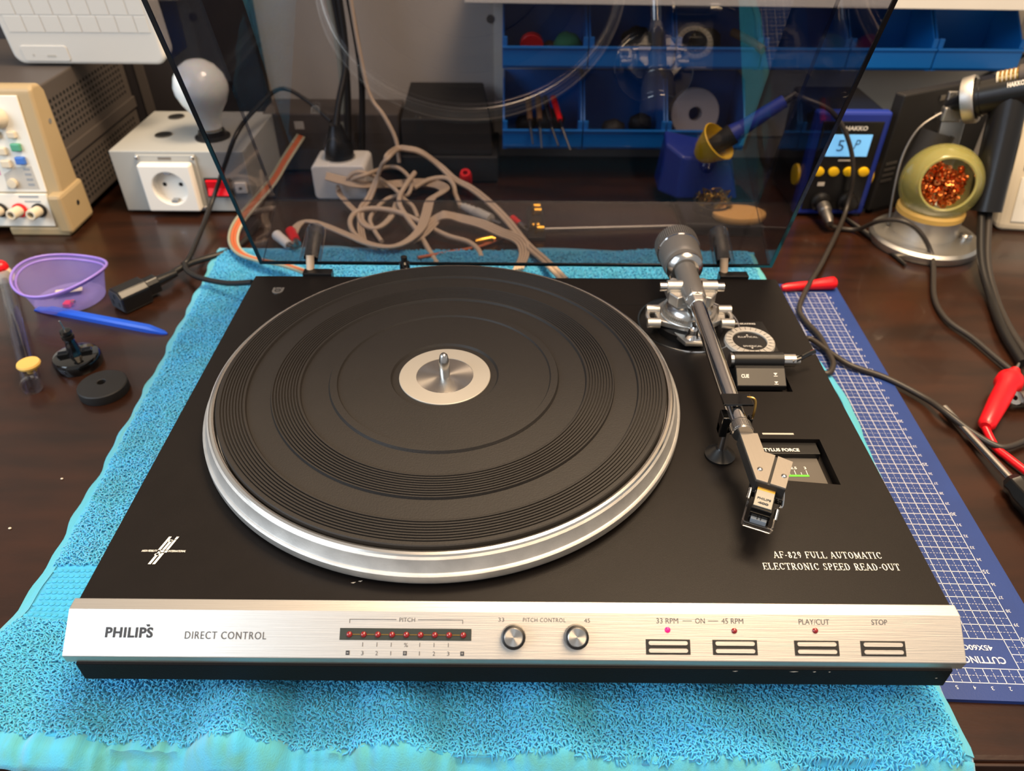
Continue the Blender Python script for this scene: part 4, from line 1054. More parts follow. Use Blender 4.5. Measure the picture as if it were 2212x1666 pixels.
single('paper_scrap', MB().box(-0.012,0.012,-0.007,0.007,0,0.0012,Matrix.Translation((-0.452,0.416,0.0045))@Matrix.Rotation(0.5,4,'Z')@Matrix.Rotation(-0.30,4,'X')@Matrix.Rotation(0.1,4,'Y')), 'paper', (-0.452,0.416,0.002), 'small beige paper scrap lying inside the purple tub', 'paper')
rc=thing('cartridge_clip', (-0.440,0.394,0.0012), 'tiny red plastic piece with gold tip inside the purple tub', 'clip')
part('clip_body', MB().box(-0.446,-0.439,0.389,0.397,0.0012,0.006).box(-0.4435,-0.4395,0.397,0.401,0.0012,0.004), 'red_plastic', rc, None, 0.0008)
part('gold_tip', MB().cyl((-0.439,0.394,0.0055),(-0.4345,0.3925,0.0065),0.0014,None,10), 'gold', rc)
# spudger
def flatbar(p0,p1,w,t):
    p0=Vector(p0); p1=Vector(p1); d=(p1-p0); L=d.length; a=math.atan2(d.y,d.x)
    M=Matrix.Translation(p0)@Matrix.Rotation(a,4,'Z')
    return M,L
M,L=flatbar((-0.4725,0.3887,0),(-0.3279,0.3468,0),0,0)
mb=MB(); sec=[(0.0,0.0036,0.0014),(0.010,0.0040,0.0030),(0.020,0.0040,0.0058),(L-0.020,0.0040,0.0058),(L-0.004,0.0024,0.0026),(L,0.0006,0.0012)]
vs=[]
for x,w,t in sec: vs+=[(x,-w,0),(x,w,0),(x,w,t*0.7),(x,w*0.55,t),(x,-w*0.55,t),(x,-w,t*0.7)]
fs=[tuple(range(5,-1,-1)),tuple(30+i for i in range(6))]+[(k*6+i,k*6+(i+1)%6,(k+1)*6+(i+1)%6,(k+1)*6+i) for k in range(5) for i in range(6)]
mb.add(vs,fs,M); single('spudger', mb, 'blue_plastic', (-0.40,0.368,0.0), 'blue plastic spudger with pointed end lying behind the black spindle adapter', 'spudger', smooth=25)
# record-changer spindle
sp=thing('spindle_adapter', (-0.3885,0.2985,0.0), 'glossy black round adapter with upright stem and needle', 'adapter')
SPM=Matrix.Translation((-0.3885,0.2985,0))
part('disc', MB().lathe([(0,0.0),(0.0195,0.0),(0.0200,0.002),(0.0200,0.0085),(0.0185,0.0108),(0.0165,0.0114),(0,0.0118)],48,SPM), 'black_gloss', sp)
part('stem', MB().lathe([(0,0.0116),(0.0068,0.0116),(0.0058,0.015),(0.0042,0.024),(0.0036,0.0285),(0,0.0285)],10,SPM), 'black_gloss', sp, 20)
part('stem_head', MB().lathe([(0.0030,0.0275),(0.0050,0.0280),(0.0052,0.0315),(0.0034,0.0320),(0.0034,0.0330),(0.0048,0.0335),(0.0046,0.0365),(0,0.0372)],24,SPM), 'black_plastic', sp)
part('rib', MB().box(-0.014,0.014,-0.003,0.003,0.0110,0.0150,SPM@Matrix.Rotation(0.35,4,'Z')), 'black_gloss', sp, None, 0.0008)
part('needle', MB().cyl((-0.3888,0.2987,0.0368),(-0.3905,0.2992,0.0455),0.0007,None,8), 'steel', sp)
single('single_adapter', MB().lathe([(0.0034,0.004),(0.0034,0.0102),(0.0040,0.0106),(0.0190,0.0088),(0.0198,0.0080),(0.0200,0.001),(0.0195,0),(0.0,0),(0,0.004)],48,Matrix.Translation((-0.3490,0.2600,0)),True), 'black_matt', (-0.3490,0.2600,0), 'matt black puck with centre hole beside the towel', 'record adapter')
# clear glass tube tool with yellow and red caps
tb=thing('clear_tool', (-0.46,0.34,0.0), 'transparent plastic tube tool with yellow disc and red end at left edge', 'tool')
p0=Vector((-0.5290,0.4390,0.0085)); p1=Vector((-0.4065,0.2560,0.0085))
part('tube', MB().tube([p0,p0.lerp(p1,0.35),p0.lerp(p1,0.75),p1],0.0068,18,2), 'clear_tube', tb)
part('inner_rod', MB().tube([p0.lerp(p1,0.05),p0.lerp(p1,0.70)],0.0030,12,0), 'clear_tube', tb)
part('end_ring', MB().tube([p0.lerp(p1,0.985),p0.lerp(p1,1.0)],0.0085,18,0), 'clear_plastic', tb)
part('yellow_disc', MB().lathe([(0,0.010),(0.004,0.010),(0.004,0.0155),(0.0088,0.0160),(0.0095,0.0180),(0.0088,0.0196),(0,0.0192)],30,Matrix.Translation((-0.4150,0.2745,0))), 'yellow_cap', tb)
part('red_cap', MB().sphere((-0.5330,0.4450,0.0150),0.0075,20,12), 'red_plastic', tb, 60)
part('cap_socket', MB().lathe([(0,0),(0.0085,0),(0.0095,0.006),(0.007,0.012),(0,0.012)],24,Matrix.Translation((-0.5315,0.4430,0.001))), 'cream_plastic', tb)
# crumbs on the desk
for i,(x,y,s) in enumerate(((-0.3175,0.3560,0.0022),(-0.3700,0.3640,0.0014),(-0.3360,0.1560,0.0011),(-0.3490,0.1080,0.0012))):
    single('crumb', MB().sphere((x,y,s*0.5),s,8,5,(1,0.7,0.5)), 'paper', (x,y,0), ['clear whitish crumb beside the tip of the blue spudger','tiny crumb lying under the black mains connector','tiny crumb on the bare desk left of the towel, upper one','tiny crumb on the bare desk left of the towel, lower one'][i], 'crumb', smooth=60)

# ------------------------------------------------------------------ mains lead with connector (left)
ic=thing('mains_lead', (-0.37,0.40,0.0), 'black mains lead with three-hole connector lying on the desk by the towel', 'cable')
p0=Vector((-0.3890,0.3860,0.0125)); p1=Vector((-0.3480,0.4420,0.0125))
d=(p1-p0).normalized(); s=Vector((d.y,-d.x,0))
IM=Matrix(((s.x,0,d.x,p0.x),(s.y,0,d.y,p0.y),(0,1,0,p0.z),(0,0,0,1)))    # local x right, y up, z away along the lead
oct_=[(-0.0125,-0.0110),(0.0125,-0.0110),(0.0125,0.0050),(0.0070,0.0105),(-0.0070,0.0105),(-0.0125,0.0050)]
body=MB(); body.prism(oct_,0,0.030,IM); body.prism([(x*0.62,y*0.75) for x,y in oct_],0.030,0.044,IM)
part('connector', body, 'black_plastic', ic, None, 0.0012)
part('connector_face', MB().prism([(x*0.86,y*0.86) for x,y in oct_],-0.0006,0.0002,IM), 'connector_face', ic, None)
ph=MB()
for x,y in ((-0.0055,-0.003),(0.0055,-0.003),(0,0.0042)): ph.box(x-0.0008,x+0.0008,y-0.0022,y+0.0022,-0.0009,-0.0005,IM)
part('pin_slots', ph, 'hole_black', ic, None)['kind']='stuff'
part('strain_relief', MB().lathe([(0,0.044),(0.0056,0.044),(0.0045,0.058),(0.0036,0.066),(0,0.066)],16,IM), 'black_plastic', ic)
part('cord', MB().tube([tuple(IM@Vector((0,0,0.060)))]+PATHS['iec_cord'],0.0034,10,6), 'cable_black', ic, 50)
c2=single('power_cable', MB().tube(PATHS['iec_cord_up'],0.0026,10,6), 'cable_black', (-0.33,0.6,0.0), 'black twin cord running up behind the lid past the grey box', 'cable', smooth=50)
c3=single('thin_black_cable', MB().tube(PATHS['iec_loop'],0.0028,10,6), 'cable_black', (-0.30,0.45,0.0), 'thin black cord curving over the towel corner to the turntable back', 'cable', smooth=50)

# striped ribbon lead
sr=thing('ribbon_lead', (-0.28,0.55,0.0), 'orange and grey striped flat lead hanging over the back corner of the towel', 'cable')
def strands(path, offs, r, n=8, k=6):
    """parallel strands of a flat cable: each offset sideways (and a little up) from the path"""
    P=spline(path,k); out=[]
    for o in offs:
        q=[]
        for i,p in enumerate(P):
            t=(P[min(i+1,len(P)-1)]-P[max(i-1,0)]); t.z=0
            s=Vector((t.y,-t.x,0)); s=s.normalized() if s.length>1e-6 else Vector((1,0,0))
            q.append(p+s*o+Vector((0,0,0.35*o)))
        out.append(q)
    return out
for q,m in zip(strands(PATHS['stripe'],(-0.0042,-0.0014,0.0014,0.0042),0.0016),('cable_pale','cable_orange','cable_orange','cable_green')):
    part('strand', MB().tube(q,0.0016,8,0), m, sr, 50)

# beige phono cables behind the turntable
def flat(name, path, offs, r, label, loc, mt='cable_beige', k=6):
    mb=MB()
    for q in strands(path,offs,r,k=k): mb.tube(q,r,8,0)
    return mb
bc=thing('phono_cable', (0.0,0.55,0.0), 'beige flat phono cable arching up from the back of the turntable, with red plug', 'cable')
part('cord', flat('x',PATHS['feed'],(-0.0020,0.0020),0.0024,'',0), 'cable_beige', bc, 50)
part('branch', flat('x',PATHS['feed2'],(-0.0045,-0.0015,0.0015,0.0045),0.0016,'',0), 'cable_beige', bc, 50)
part('plug', MB().cyl((-0.0040,0.5855,0.006),(0.0050,0.5700,0.006),0.0042,0.0036,16), 'red_plastic', bc)
part('plug_tip', MB().cyl((0.0050,0.5700,0.006),(0.0105,0.5600,0.006),0.0036,None,16).cyl((0.0105,0.5600,0.006),(0.0150,0.5525,0.006),0.0014,None,10), 'steel', bc)
bl=thing('beige_ribbon_cable', (-0.16,0.58,0.0), 'wide beige ribbon cable looping in front, ending in red and white plugs', 'cable')
part('cord', flat('x',PATHS['ribbon'],(-0.0048,-0.0016,0.0016,0.0048),0.00165,'',0), 'cable_beige', bl, 50)
for (a,b_,m) in (((-0.2560,0.5400,0.010),(-0.2405,0.5080,0.010),'red_plastic'),((-0.2690,0.5300,0.010),(-0.2430,0.4980,0.010),'white_plastic')):
    A=Vector(a); B=Vector(b_)
    pg=part('plug', MB().cyl(A,A.lerp(B,0.75),0.0060,0.0050,18), m, bl)
    part('plug_tip', MB().cyl(A.lerp(B,0.75),A.lerp(B,0.95),0.0042,None,14).cyl(A.lerp(B,0.95),B.lerp(A,-0.10),0.0016,None,10), 'steel', pg)
single('beige_cable', MB().tube(PATHS['loop'],0.0030,10,6), 'cable_beige', (-0.10,0.53,0.0), 'round beige cable making an open loop in the middle of the tangle', 'cable', smooth=50)
single('beige_cable', MB().tube(PATHS['tail'],0.0031,10,6), 'cable_beige', (-0.09,0.54,0.0), 'beige cable with cut end sticking up out of the tangle', 'cable', smooth=50)
single('beige_cable', MB().tube(PATHS['thin'],0.0026,10,6), 'cable_beige', (-0.16,0.60,0.0), 'thin beige cable crossing the top of the tangle', 'cable', smooth=50)
single('beige_cable', flat('x',PATHS['thin2'],(-0.0028,0.0,0.0028),0.0014,'',0), 'cable_beige', (-0.20,0.58,0.0), 'narrow beige ribbon running down the left of the tangle', 'cable', smooth=50)
single('beige_cable', MB().tube(PATHS['arc'],0.0026,10,6), 'cable_beige', (-0.16,0.61,0.0), 'beige cable arching highest over the left of the tangle', 'cable', smooth=50)
dn=thing('din_cable', (-0.06,0.62,0.0), 'beige cable ending in a grey ribbed round plug', 'cable')
part('cord', MB().tube(PATHS['din'],0.0030,10,6), 'cable_beige', dn, 50)
A=Vector(PATHS['dinplug'][0]); B=Vector(PATHS['dinplug'][1]); Cc=Vector(PATHS['dinplug'][2])
dq=(B-A).to_track_quat('Z','Y').to_matrix().to_4x4(); LN=(B-A).length
part('plug', MB().lathe([(0,0),(0.0030,0),(0.0034,0.1*LN),(0.0048,0.12*LN),(0.0040,0.2*LN),(0.0054,0.24*LN),(0.0044,0.34*LN),(0.0060,0.38*LN),(0.0050,0.48*LN),(0.0066,0.54*LN),(0.0066,LN),(0,LN)],20,Matrix.Translation(A)@dq), 'pale_grey', dn)
part('plug_pin', MB().cyl(B,Cc,0.0020,None,12), 'steel', dn)
lw=single('lilac_wire', MB().tube([(-0.012,0.545,0.003),(-0.04,0.520,0.003),(-0.075,0.500,0.006),(-0.105,0.480,0.010)],0.0018,8,6), 'cable_orange', (-0.06,0.51,0.0), 'dull orange wire lying across the back edge of the towel', 'wire', smooth=50)
# gold phono plugs and small socket board
for i,(x,y,a,t) in enumerate(((-0.034,0.531,0.35,'gold phono plug lying by the towel edge, nearer of the pair'),(-0.008,0.547,-0.25,'gold phono plug lying under the beige cable'))):
    g=thing('gold_plug',(x,y,0.0),t,'plug','gold plugs by the towel')
    M=Matrix.Translation((x,y,0.0056))@Matrix.Rotation(a,4,'Z')@Matrix.Rotation(PI/2,4,'Y')
    part('barrel', MB().lathe([(0,-0.012),(0.003,-0.012),(0.0042,-0.004),(0.0046,0.004),(0.0046,0.008),(0,0.008)],18,M), 'gold', g)
    part('pin', MB().cyl(M@Vector((0,0,0.008)),M@Vector((0,0,0.0155)),0.0015,None,10), 'gold', g)
sb=thing('socket_board', (0.024,0.575,0.0), 'small black board with gold phono sockets and a long thin rod', 'board')
part('board', MB().box(0.0135,0.0340,0.540,0.622,0.0,0.0045), 'pcb_black', sb, None, 0.0008)
for x,y in ((0.0245,0.612),(0.0255,0.600),(0.0225,0.560),(0.0275,0.553)):
    part('socket', MB().cyl((x-0.006,y,0.0090),(x+0.005,y,0.0090),0.0042,None,18).box(x-0.006,x-0.003,y-0.005,y+0.005,0.0045,0.0135), 'gold', sb)
part('rod', MB().cyl((0.0340,0.5640,0.003),(0.1905,0.5745,0.003),0.0016,None,10), 'dark_metal', sb)
rb=thing('banana_plug', (-0.0645,0.690,0.0), 'red banana plug standing behind the beige cables', 'plug')
part('sleeve', MB().lathe([(0,0),(0.0072,0),(0.0080,0.004),(0.0080,0.018),(0.0062,0.023),(0.0034,0.023),(0.0034,0.017),(0,0.017)],20,Matrix.Translation((-0.0645,0.690,0.0036))@Matrix.Rotation(0.5,4,'X')), 'red_plastic', rb)
part('socket_hole', MB().lathe([(0,0.0171),(0.0033,0.0171)],16,Matrix.Translation((-0.0645,0.690,0.0036))@Matrix.Rotation(0.5,4,'X')), 'hole_black', rb)

# white adapter block with black plugs, cables hanging from above
ad=thing('power_strip', (-0.218,0.675,0.0), 'white mains socket block behind the cable tangle', 'socket block')
part('block', MB().prism(rrect(-0.2520,-0.1850,0.0,0.044,0.006),0.648,0.700,Matrix(((1,0,0,0),(0,0,1,0),(0,1,0,0),(0,0,0,1)))), 'white_plastic', ad, None, 0.002)
part('socket_well', MB().lathe([(0.0185,0.0),(0.0195,0.0),(0.0195,0.0015),(0.0185,0.0015)],30,Matrix.Translation((-0.2200,0.6740,0.0440)),True), 'pale_grey', ad)
bp_=thing('black_plug', (-0.2200,0.6740,0.0458), 'black angled mains plug pushed into the white socket block', 'plug')
part('plug_body', MB().lathe([(0,0),(0.0180,0),(0.0180,0.014),(0.0130,0.022),(0.0075,0.040),(0,0.040)],24,Matrix.Translation((-0.2200,0.6740,0.0458))), 'black_plastic', bp_)
part('plug_cord', MB().tube([(-0.2200,0.6740,0.083),(-0.215,0.690,0.110),(-0.206,0.715,0.150),(-0.207,0.725,0.210),(-0.214,0.735,0.300),(-0.218,0.740,0.42)],0.0038,10,6), 'cable_black', bp_, 50)
for i,(dx,dy,m,t) in enumerate(((0.010,0.004,'cable_black','black cable hanging down the wall, right of the bundle'),(-0.009,0.010,'cable_black','black cable hanging down the wall, left of the bundle'),(-0.018,0.022,'cable_pale','pale grey cable hanging down beside the black bundle'))):
    single('hanging_cable', MB().tube([(-0.214+dx,0.708+dy,0.002),(-0.208+dx,0.716+dy,0.06),(-0.202+dx,0.722+dy,0.130),(-0.206+dx,0.728+dy,0.200),(-0.216+dx,0.735+dy,0.300),(-0.220+dx,0.742+dy,0.42)],0.0040,10,6), m, (-0.21+dx,0.715+dy,0.0), t, 'cable', 'cables hanging by the wall', smooth=50)
single('beige_cable', MB().tube([(-0.1500,0.6950,0.030),(-0.1530,0.7020,0.058),(-0.1660,0.7080,0.085),(-0.1810,0.7150,0.105),(-0.1880,0.7200,0.14),(-0.196,0.730,0.24),(-0.20,0.74,0.42)],0.0026,10,6), 'cable_beige', (-0.165,0.765,0.0), 'beige cable coming down from above into the tangle', 'cable', smooth=50)
# dark boxes against the wall
dk=thing('dark_amplifier', (-0.27,0.765,0.0), 'long dark grey box against the wall behind the bulb', 'electronics')
part('case', MB().box(-0.328,-0.152,0.735,0.796,0.002,0.078), 'dark_case', dk, None, 0.002)
part('foot', MB().box(-0.320,-0.16,0.745,0.79,0,0.002), 'black_matt', dk, None)
part('badge', MB().box(-0.288,-0.276,0.7345,0.735,0.058,0.068), 'pale_grey', dk, None)
dp=thing('wall_darkener', (-0.48,0.79,0.0), 'tall dark panel added to darken the wall behind the power supply and bulb', 'panel')  # invented board that turns this stretch of wall dark
part('board', MB().box(-0.90,-0.335,0.7870,0.7975,0.0,0.46), 'dark_panel', dp, None, 0.001)
part('edge_strip', MB().box(-0.3350,-0.3315,0.7862,0.7978,0.0,0.46), 'black_matt', dp, None)
part('post', MB().box(-0.500,-0.488,0.7855,0.7870,0.0,0.46), 'dark_case', dp, None)
bb=thing('black_case', (-0.09,0.745,0.0), 'black sloping box standing on a black slab added for the dark desk by the wall', 'case')
part('slab', MB().box(-0.1480,-0.0235,0.700,0.792,0.002,0.036), 'black_matt', bb, None, 0.002)  # added block, stands in for bare desk lost in the dark
part('upper', MB().add([(-0.147,0.704,0.036),(-0.030,0.704,0.036),(-0.030,0.790,0.036),(-0.147,0.790,0.036),(-0.145,0.706,0.082),(-0.033,0.706,0.082),(-0.044,0.786,0.104),(-0.140,0.786,0.104)],[(0,3,2,1),(4,5,6,7),(0,1,5,4),(1,2,6,5),(2,3,7,6),(3,0,4,7)]), 'black_matt', bb, None, 0.002)
part('foot', MB().box(-0.115,-0.03,0.71,0.785,0,0.002), 'black_plastic', bb, None)

# ------------------------------------------------------------------ blue parts bins on the wall, white shelf above
def make_bin(x0,x1,z0,z1,label,yf=0.712,lip=0.026):
    t=0.0025; yb=0.797; w=x1-x0
    o=thing('parts_bin',((x0+x1)/2,(yf+yb)/2,z0),label,'parts bin','blue parts bins on the wall')
    hgt=z1-z0; r=0.010
    part('tray', MB().box(x0+t,x1-t,yf,yb,z0,z0+t), 'bin_blue', o, None, 0.001)
    part('back', MB().box(x0,x1,yb-t,yb,z0,z1), 'bin_blue', o, None, 0.0008)
    for xa in (x0,x1-t):
        part('side', MB().extx([(yf,z0),(yb,z0),(yb,z1),(yf+0.045,z1),(yf+0.012,z0+lip+0.012),(yf,z0+lip)],xa,xa+t), 'bin_blue', o, None, 0.0008)
    part('front_lip', MB().extx([(yf-t,z0+0.004),(yf,z0),(yf,z0+lip),(yf-t,z0+lip)],x0,x1), 'bin_blue', o, None, 0.0012)
    part('lip_ridge', MB().box(x0,x1,yf-t-0.002,yf,z0+lip-0.003,z0+lip), 'bin_blue', o, None, 0.0008)
    for xa in (x0,x1-0.006): part('corner_rim', MB().box(xa,xa+0.006,yf-0.001,yf+0.003,z0,z0+lip+0.01), 'bin_blue', o, None, 0.0008)
    return o
bx=[-0.018+0.1032*i for i in range(7)]
names=['blue parts bin holding a red disc and green cloth','blue parts bin in the upper row, second from the left','blue parts bin in the upper row with a wooden handle in it','blue parts bin in the upper row just left of the lid edge','empty blue parts bin in the upper row, seen right of the lid','empty blue parts bin at the right end of the upper row']
for i in range(6): make_bin(bx[i]+0.0006,bx[i+1]-0.0006,0.1415,0.208,names[i])
b2=[-0.018,0.0845,0.190,0.292]
nm2=['blue parts bin in the lower row with screwdriver tips sticking out','blue parts bin in the lower row, in the middle','blue parts bin in the lower row holding a white spool']
for i in range(3): make_bin(b2[i]+0.0006,b2[i+1]-0.0006,0.0425,0.118,nm2[i])
struct('lightened_wall_1', MB().box(-0.03,0.64,0.7972,0.7998,0.030,0.215), 'wall_lightened')  # added sheet over the wall, its pale colour stands in for light
shf=MB().box(-0.06,1.0,-0.02,0.085,0.0,0.018,Matrix.Translation((0,0.7105,0.2145))@Matrix.Translation((0.3,0,0))@Matrix.Rotation(-0.035,4,'Z')@Matrix.Translation((-0.3,0,0)))
sh=tag(part('shelf', shf, 'shelf_white', None, None, 0.001), 'white shelf board above the blue bins', 'shelf')
# contents
single('red_disc', MB().cyl((0.018,0.738,0.160),(0.018,0.746,0.162),0.0145,None,28), 'red_plastic', (0.018,0.742,0.146), 'round red disc in the leftmost upper blue bin', 'disc', bevel=0.001)
def lump(c,s,seed,n=14,k=9):
    g=random.Random(seed); mb=MB(); mb.sphere(c,1,n,k,s)
    mb.v=[tuple(Vector(p)+Vector((g.uniform(-1,1)*s[0],g.uniform(-1,1)*s[1],g.uniform(-1,1)*s[2]))*0.10) for p in mb.v]
    return mb
single('green_cloth', lump((0.062,0.745,0.160),(0.018,0.014,0.015),3), 'green_rag', (0.062,0.745,0.1445), 'crumpled green cloth in the leftmost upper blue bin', 'cloth', smooth=70)
single('brown_parts', lump((0.040,0.752,0.154),(0.010,0.010,0.009),4), 'brown_stuff', (0.040,0.752,0.1445), 'brown crumpled part in the leftmost upper blue bin', 'part', smooth=70)
single('wooden_handle', MB().tube([(0.262,0.745,0.176),(0.277,0.722,0.172),(0.290,0.703,0.166)],0.005,12,5), 'brown_stuff', (0.275,0.725,0.165), 'brown wooden tool handle poking out of an upper blue bin', 'tool', smooth=50)
for i,(x,dx,m,t) in enumerate(((0.018,0.006,'brown_stuff','thin brown screwdriver leaning out of the lower left bin, leftmost'),(0.030,0.004,'brown_stuff','dark brown screwdriver leaning out of the lower left bin, second from left'),(0.045,0.016,'steel_shaft','steel screwdriver shaft leaning out of the lower left bin, third from left'),(0.058,0.020,'red_plastic','red handled screwdriver leaning out of the lower left bin, rightmost'))):
    sd_=thing('screwdriver',(x,0.715,0.05),t,'screwdriver','screwdrivers in the lower left bin')
    q0=Vector((x-dx*0.5,0.760,0.0920)); q1=Vector((x,0.7065,0.0715)); q2=Vector((x+dx*0.5,0.692-0.003*i,0.0560-0.004*(i%2)))
    part('handle', MB().cyl(q0,q0.lerp(q1,0.75),0.0042,0.0035,12), m, sd_)
    part('shaft', MB().cyl(q0.lerp(q1,0.75),q1,0.0017,None,8).cyl(q1,q2,0.0017,0.0012,8), 'steel_shaft', sd_)
for i,(x,z0,s_,t) in enumerate(((0.012,0.0455,0.014,'heap of dark parts in the lower left blue bin, left lump'),(0.045,0.0455,0.019,'heap of dark parts in the lower left blue bin, right lump'),(0.165,0.0455,0.016,'dark lump added beside the nut to darken the middle lower bin'),(0.150,0.1445,0.020,'dark lump added to darken the second upper blue bin'),(0.235,0.1445,0.020,'dark lump added to darken the third upper blue bin'))):  # lower left heap is real contents; other lumps added to darken the bins
    single('dark_parts_fill', lump((x,0.766,z0+s_*0.8),(s_,s_*0.8,s_*0.8),20+i), 'black_matt', (x,0.766,z0), t, 'parts', smooth=70)
spl=thing('solder_spool',(0.231,0.735,0.046),'translucent white wire spool lying in the lower right blue bin','spool')
SPL=Matrix.Translation((0.2305,0.742,0.0790))@Matrix.Rotation(PI/2-0.25,4,'X')
part('flange', MB().lathe([(0.009,0.0),(0.030,0.0),(0.031,0.001),(0.030,0.002),(0.009,0.002)],36,SPL,True), 'spool_white', spl)
part('flange', MB().lathe([(0.009,-0.020),(0.030,-0.020),(0.031,-0.019),(0.030,-0.018),(0.009,-0.018)],36,SPL,True), 'spool_white', spl)
part('core', MB().lathe([(0.0085,-0.020),(0.012,-0.018),(0.012,0.0),(0.0085,0.002)],28,SPL,True), 'spool_white', spl)
part('winding', MB().lathe([(0.012,-0.0175),(0.022,-0.0175),(0.022,-0.0005),(0.012,-0.0005)],30,SPL,True), 'red_plastic', spl)
single('metal_nuts', MB().lathe([(0.0015,0),(0.0032,0),(0.0032,0.002),(0.0015,0.002)],6,Matrix.Translation((0.155,0.735,0.0455)),True), 'steel', (0.155,0.735,0.0452), 'shiny nut lying in the middle lower blue bin', 'nut', smooth=None)
single('brass_fitting', lump((0.126,0.742,0.058),(0.016,0.012,0.013),9), 'black_matt', (0.126,0.742,0.0455), 'dark part lying in the middle lower blue bin', 'part', smooth=70)
single('wall_screw', MB().cyl((-0.034,0.8,0.178),(-0.034,0.796,0.178),0.005,None,18), 'steel', (-0.034,0.8,0.178), 'round screw head in the wall left of the blue bins', 'screw')

# ------------------------------------------------------------------ soldering iron holder and iron (behind the lid)
hol=thing('iron_holder', (0.232,0.635,0.0), 'blue soldering iron holder with yellow funnel and brass wool', 'iron holder')
part('base', MB().prism([(0.196,0.558),(0.286,0.552),(0.292,0.600),(0.285,0.672),(0.196,0.672)],0.0,0.014), 'black_plastic', hol, None, 0.003)
part('body', MB().add([(0.176,0.648,0.014),(0.196,0.624,0.014),(0.270,0.624,0.014),(0.280,0.680,0.014),(0.178,0.690,0.014),
                       (0.180,0.655,0.072),(0.198,0.632,0.064),(0.256,0.632,0.056),(0.262,0.668,0.066),(0.182,0.680,0.080)],
     [(4,3,2,1,0),(5,6,7,8,9),(0,1,6,5),(1,2,7,6),(2,3,8,7),(3,4,9,8),(4,0,5,9)]), 'station_blue', hol, None, 0.003)
fd=Vector((0.56,0.02,0.40)).normalized()
FC=Vector((0.222,0.628,0.072))
fdir=Vector((0.42,-0.30,0.55)).normalized()
FMx=Matrix.Translation(FC)@fdir.to_track_quat('Z','Y').to_matrix().to_4x4()
part('funnel', MB().lathe([(0.0095,-0.008),(0.0150,0.000),(0.0195,0.012),(0.0240,0.022),(0.0228,0.0228),(0.0178,0.013),(0.0130,0.001),(0.0080,-0.006)],36,FMx,True), 'yellow_plastic', hol)
part('funnel_neck', MB().cyl((0.228,0.640,0.050),FC+Vector((0.008,0,0.004)),0.012,0.010,20), 'station_blue', hol)
wool=MB(); g=random.Random(5)
for i in range(60):
    c=Vector((0.2330+g.uniform(-0.017,0.017),0.596+g.uniform(-0.014,0.014),0.022+g.uniform(0,0.012)))
    pts=[c+Vector((g.uniform(-1,1),g.uniform(-1,1),g.uniform(-1,1)))*0.006 for _ in range(5)]
    wool.tube(pts,0.0007,4,4)
w_=part('brass_wool', wool, 'brass_wool', hol, None); w_['kind']='stuff'
part('wool_cup', MB().lathe([(0.020,0.014),(0.022,0.014),(0.022,0.024),(0.020,0.024)],30,Matrix.Translation((0.2330,0.596,0)),True), 'black_matt', hol)
single('sponge', MB().lathe([(0,0),(0.026,0),(0.027,0.002),(0.027,0.006),(0.026,0.0075),(0,0.0075)],36,Matrix.Translation((0.2600,0.5740,0.0142))@Matrix.Diagonal((1.15,0.75,1,1))), 'sponge', (0.2620,0.5780,0.0142), 'tan cleaning sponge in front of the blue iron holder', 'sponge')
iron=thing('soldering_iron', (0.25,0.63,0.085), 'blue handled soldering iron resting in the yellow funnel', 'soldering iron')
a0=FC+fd*0.002
part('ferrule', MB().cyl(a0,a0+fd*0.034,0.0090,0.0125,20), 'black_matt', iron)
part('grip', MB().cyl(a0+fd*0.034,a0+fd*0.045,0.0115,0.0095,20), 'station_blue', iron)
part('handle', MB().cyl(a0+fd*0.045,a0+fd*0.098,0.0090,0.0075,20), 'station_blue', iron)
part('handle_print', MB().box(-0.001,0.001,-0.0090,-0.0084,0.062,0.080,Matrix.Translation(a0)@fd.to_track_quat('Z','Y').to_matrix().to_4x4()), 'print_white', iron, None)
part('strain_relief', MB().cyl(a0+fd*0.098,a0+fd*0.112,0.0050,0.0036,16), 'black_plastic', iron)
ie=a0+fd*0.110
part('cord', MB().tube([tuple(ie)]+PATHS['iron_cord'],0.0026,10,7), 'cable_brown', iron, 50)

# ------------------------------------------------------------------ soldering station
st=thing('soldering_station', (0.373,0.66,0.0), 'blue soldering station with lit blue display and yellow buttons', 'soldering station')
sx0,sx1,sy0,sy1,sz=0.3380,0.4180,0.6100,0.712,0.1235
part('shell', MB().box(sx0,sx1,sy0+0.010,sy1,0.003,sz), 'dark_metal' if False else 'black_plastic', st, None, 0.004)
part('front_frame', MB().box(sx0-0.002,sx1+0.002,sy0-0.002,sy0+0.012,0.003,sz+0.002), 'station_blue', st, None, 0.003)
part('foot', MB().box(sx0+0.006,sx1-0.006,sy0+0.006,sy1-0.008,0,0.003), 'black_matt', st, None)
fc=part('face_plate', MB().box(sx0+0.006,sx1-0.005,sy0-0.0034,sy0-0.001,0.010,sz-0.008), 'black_plastic', st, None, 0.001)
part('display', MB().box(0.3555,0.4030,sy0-0.0042,sy0-0.0032,0.0760,0.1010), 'lcd', st, None)
SMx=plane_matrix((0,sy0-0.0042,0),(1,0,0),(0,0,1))
lettering('5', SMx, 0.0075, 0.0130, 'lcd_ink', st, 0.3660, 0.0820, lift=0.0003)
lettering('P', SMx, 0.0065, 0.0105, 'lcd_ink', st, 0.3850, 0.0850, lift=0.0003, shear=0.2)
lettering('HAKKO', SMx, 0.0250, 0.0050, 'print_white', fc, 0.3700, 0.1060, lift=0.0002-0.0008+0.0008, weight=0.03)
part('printed_bar', MB().box(0.3720,0.3880,sy0-0.0040,sy0-0.0034,0.0702,0.0718), 'print_beige', fc, None)
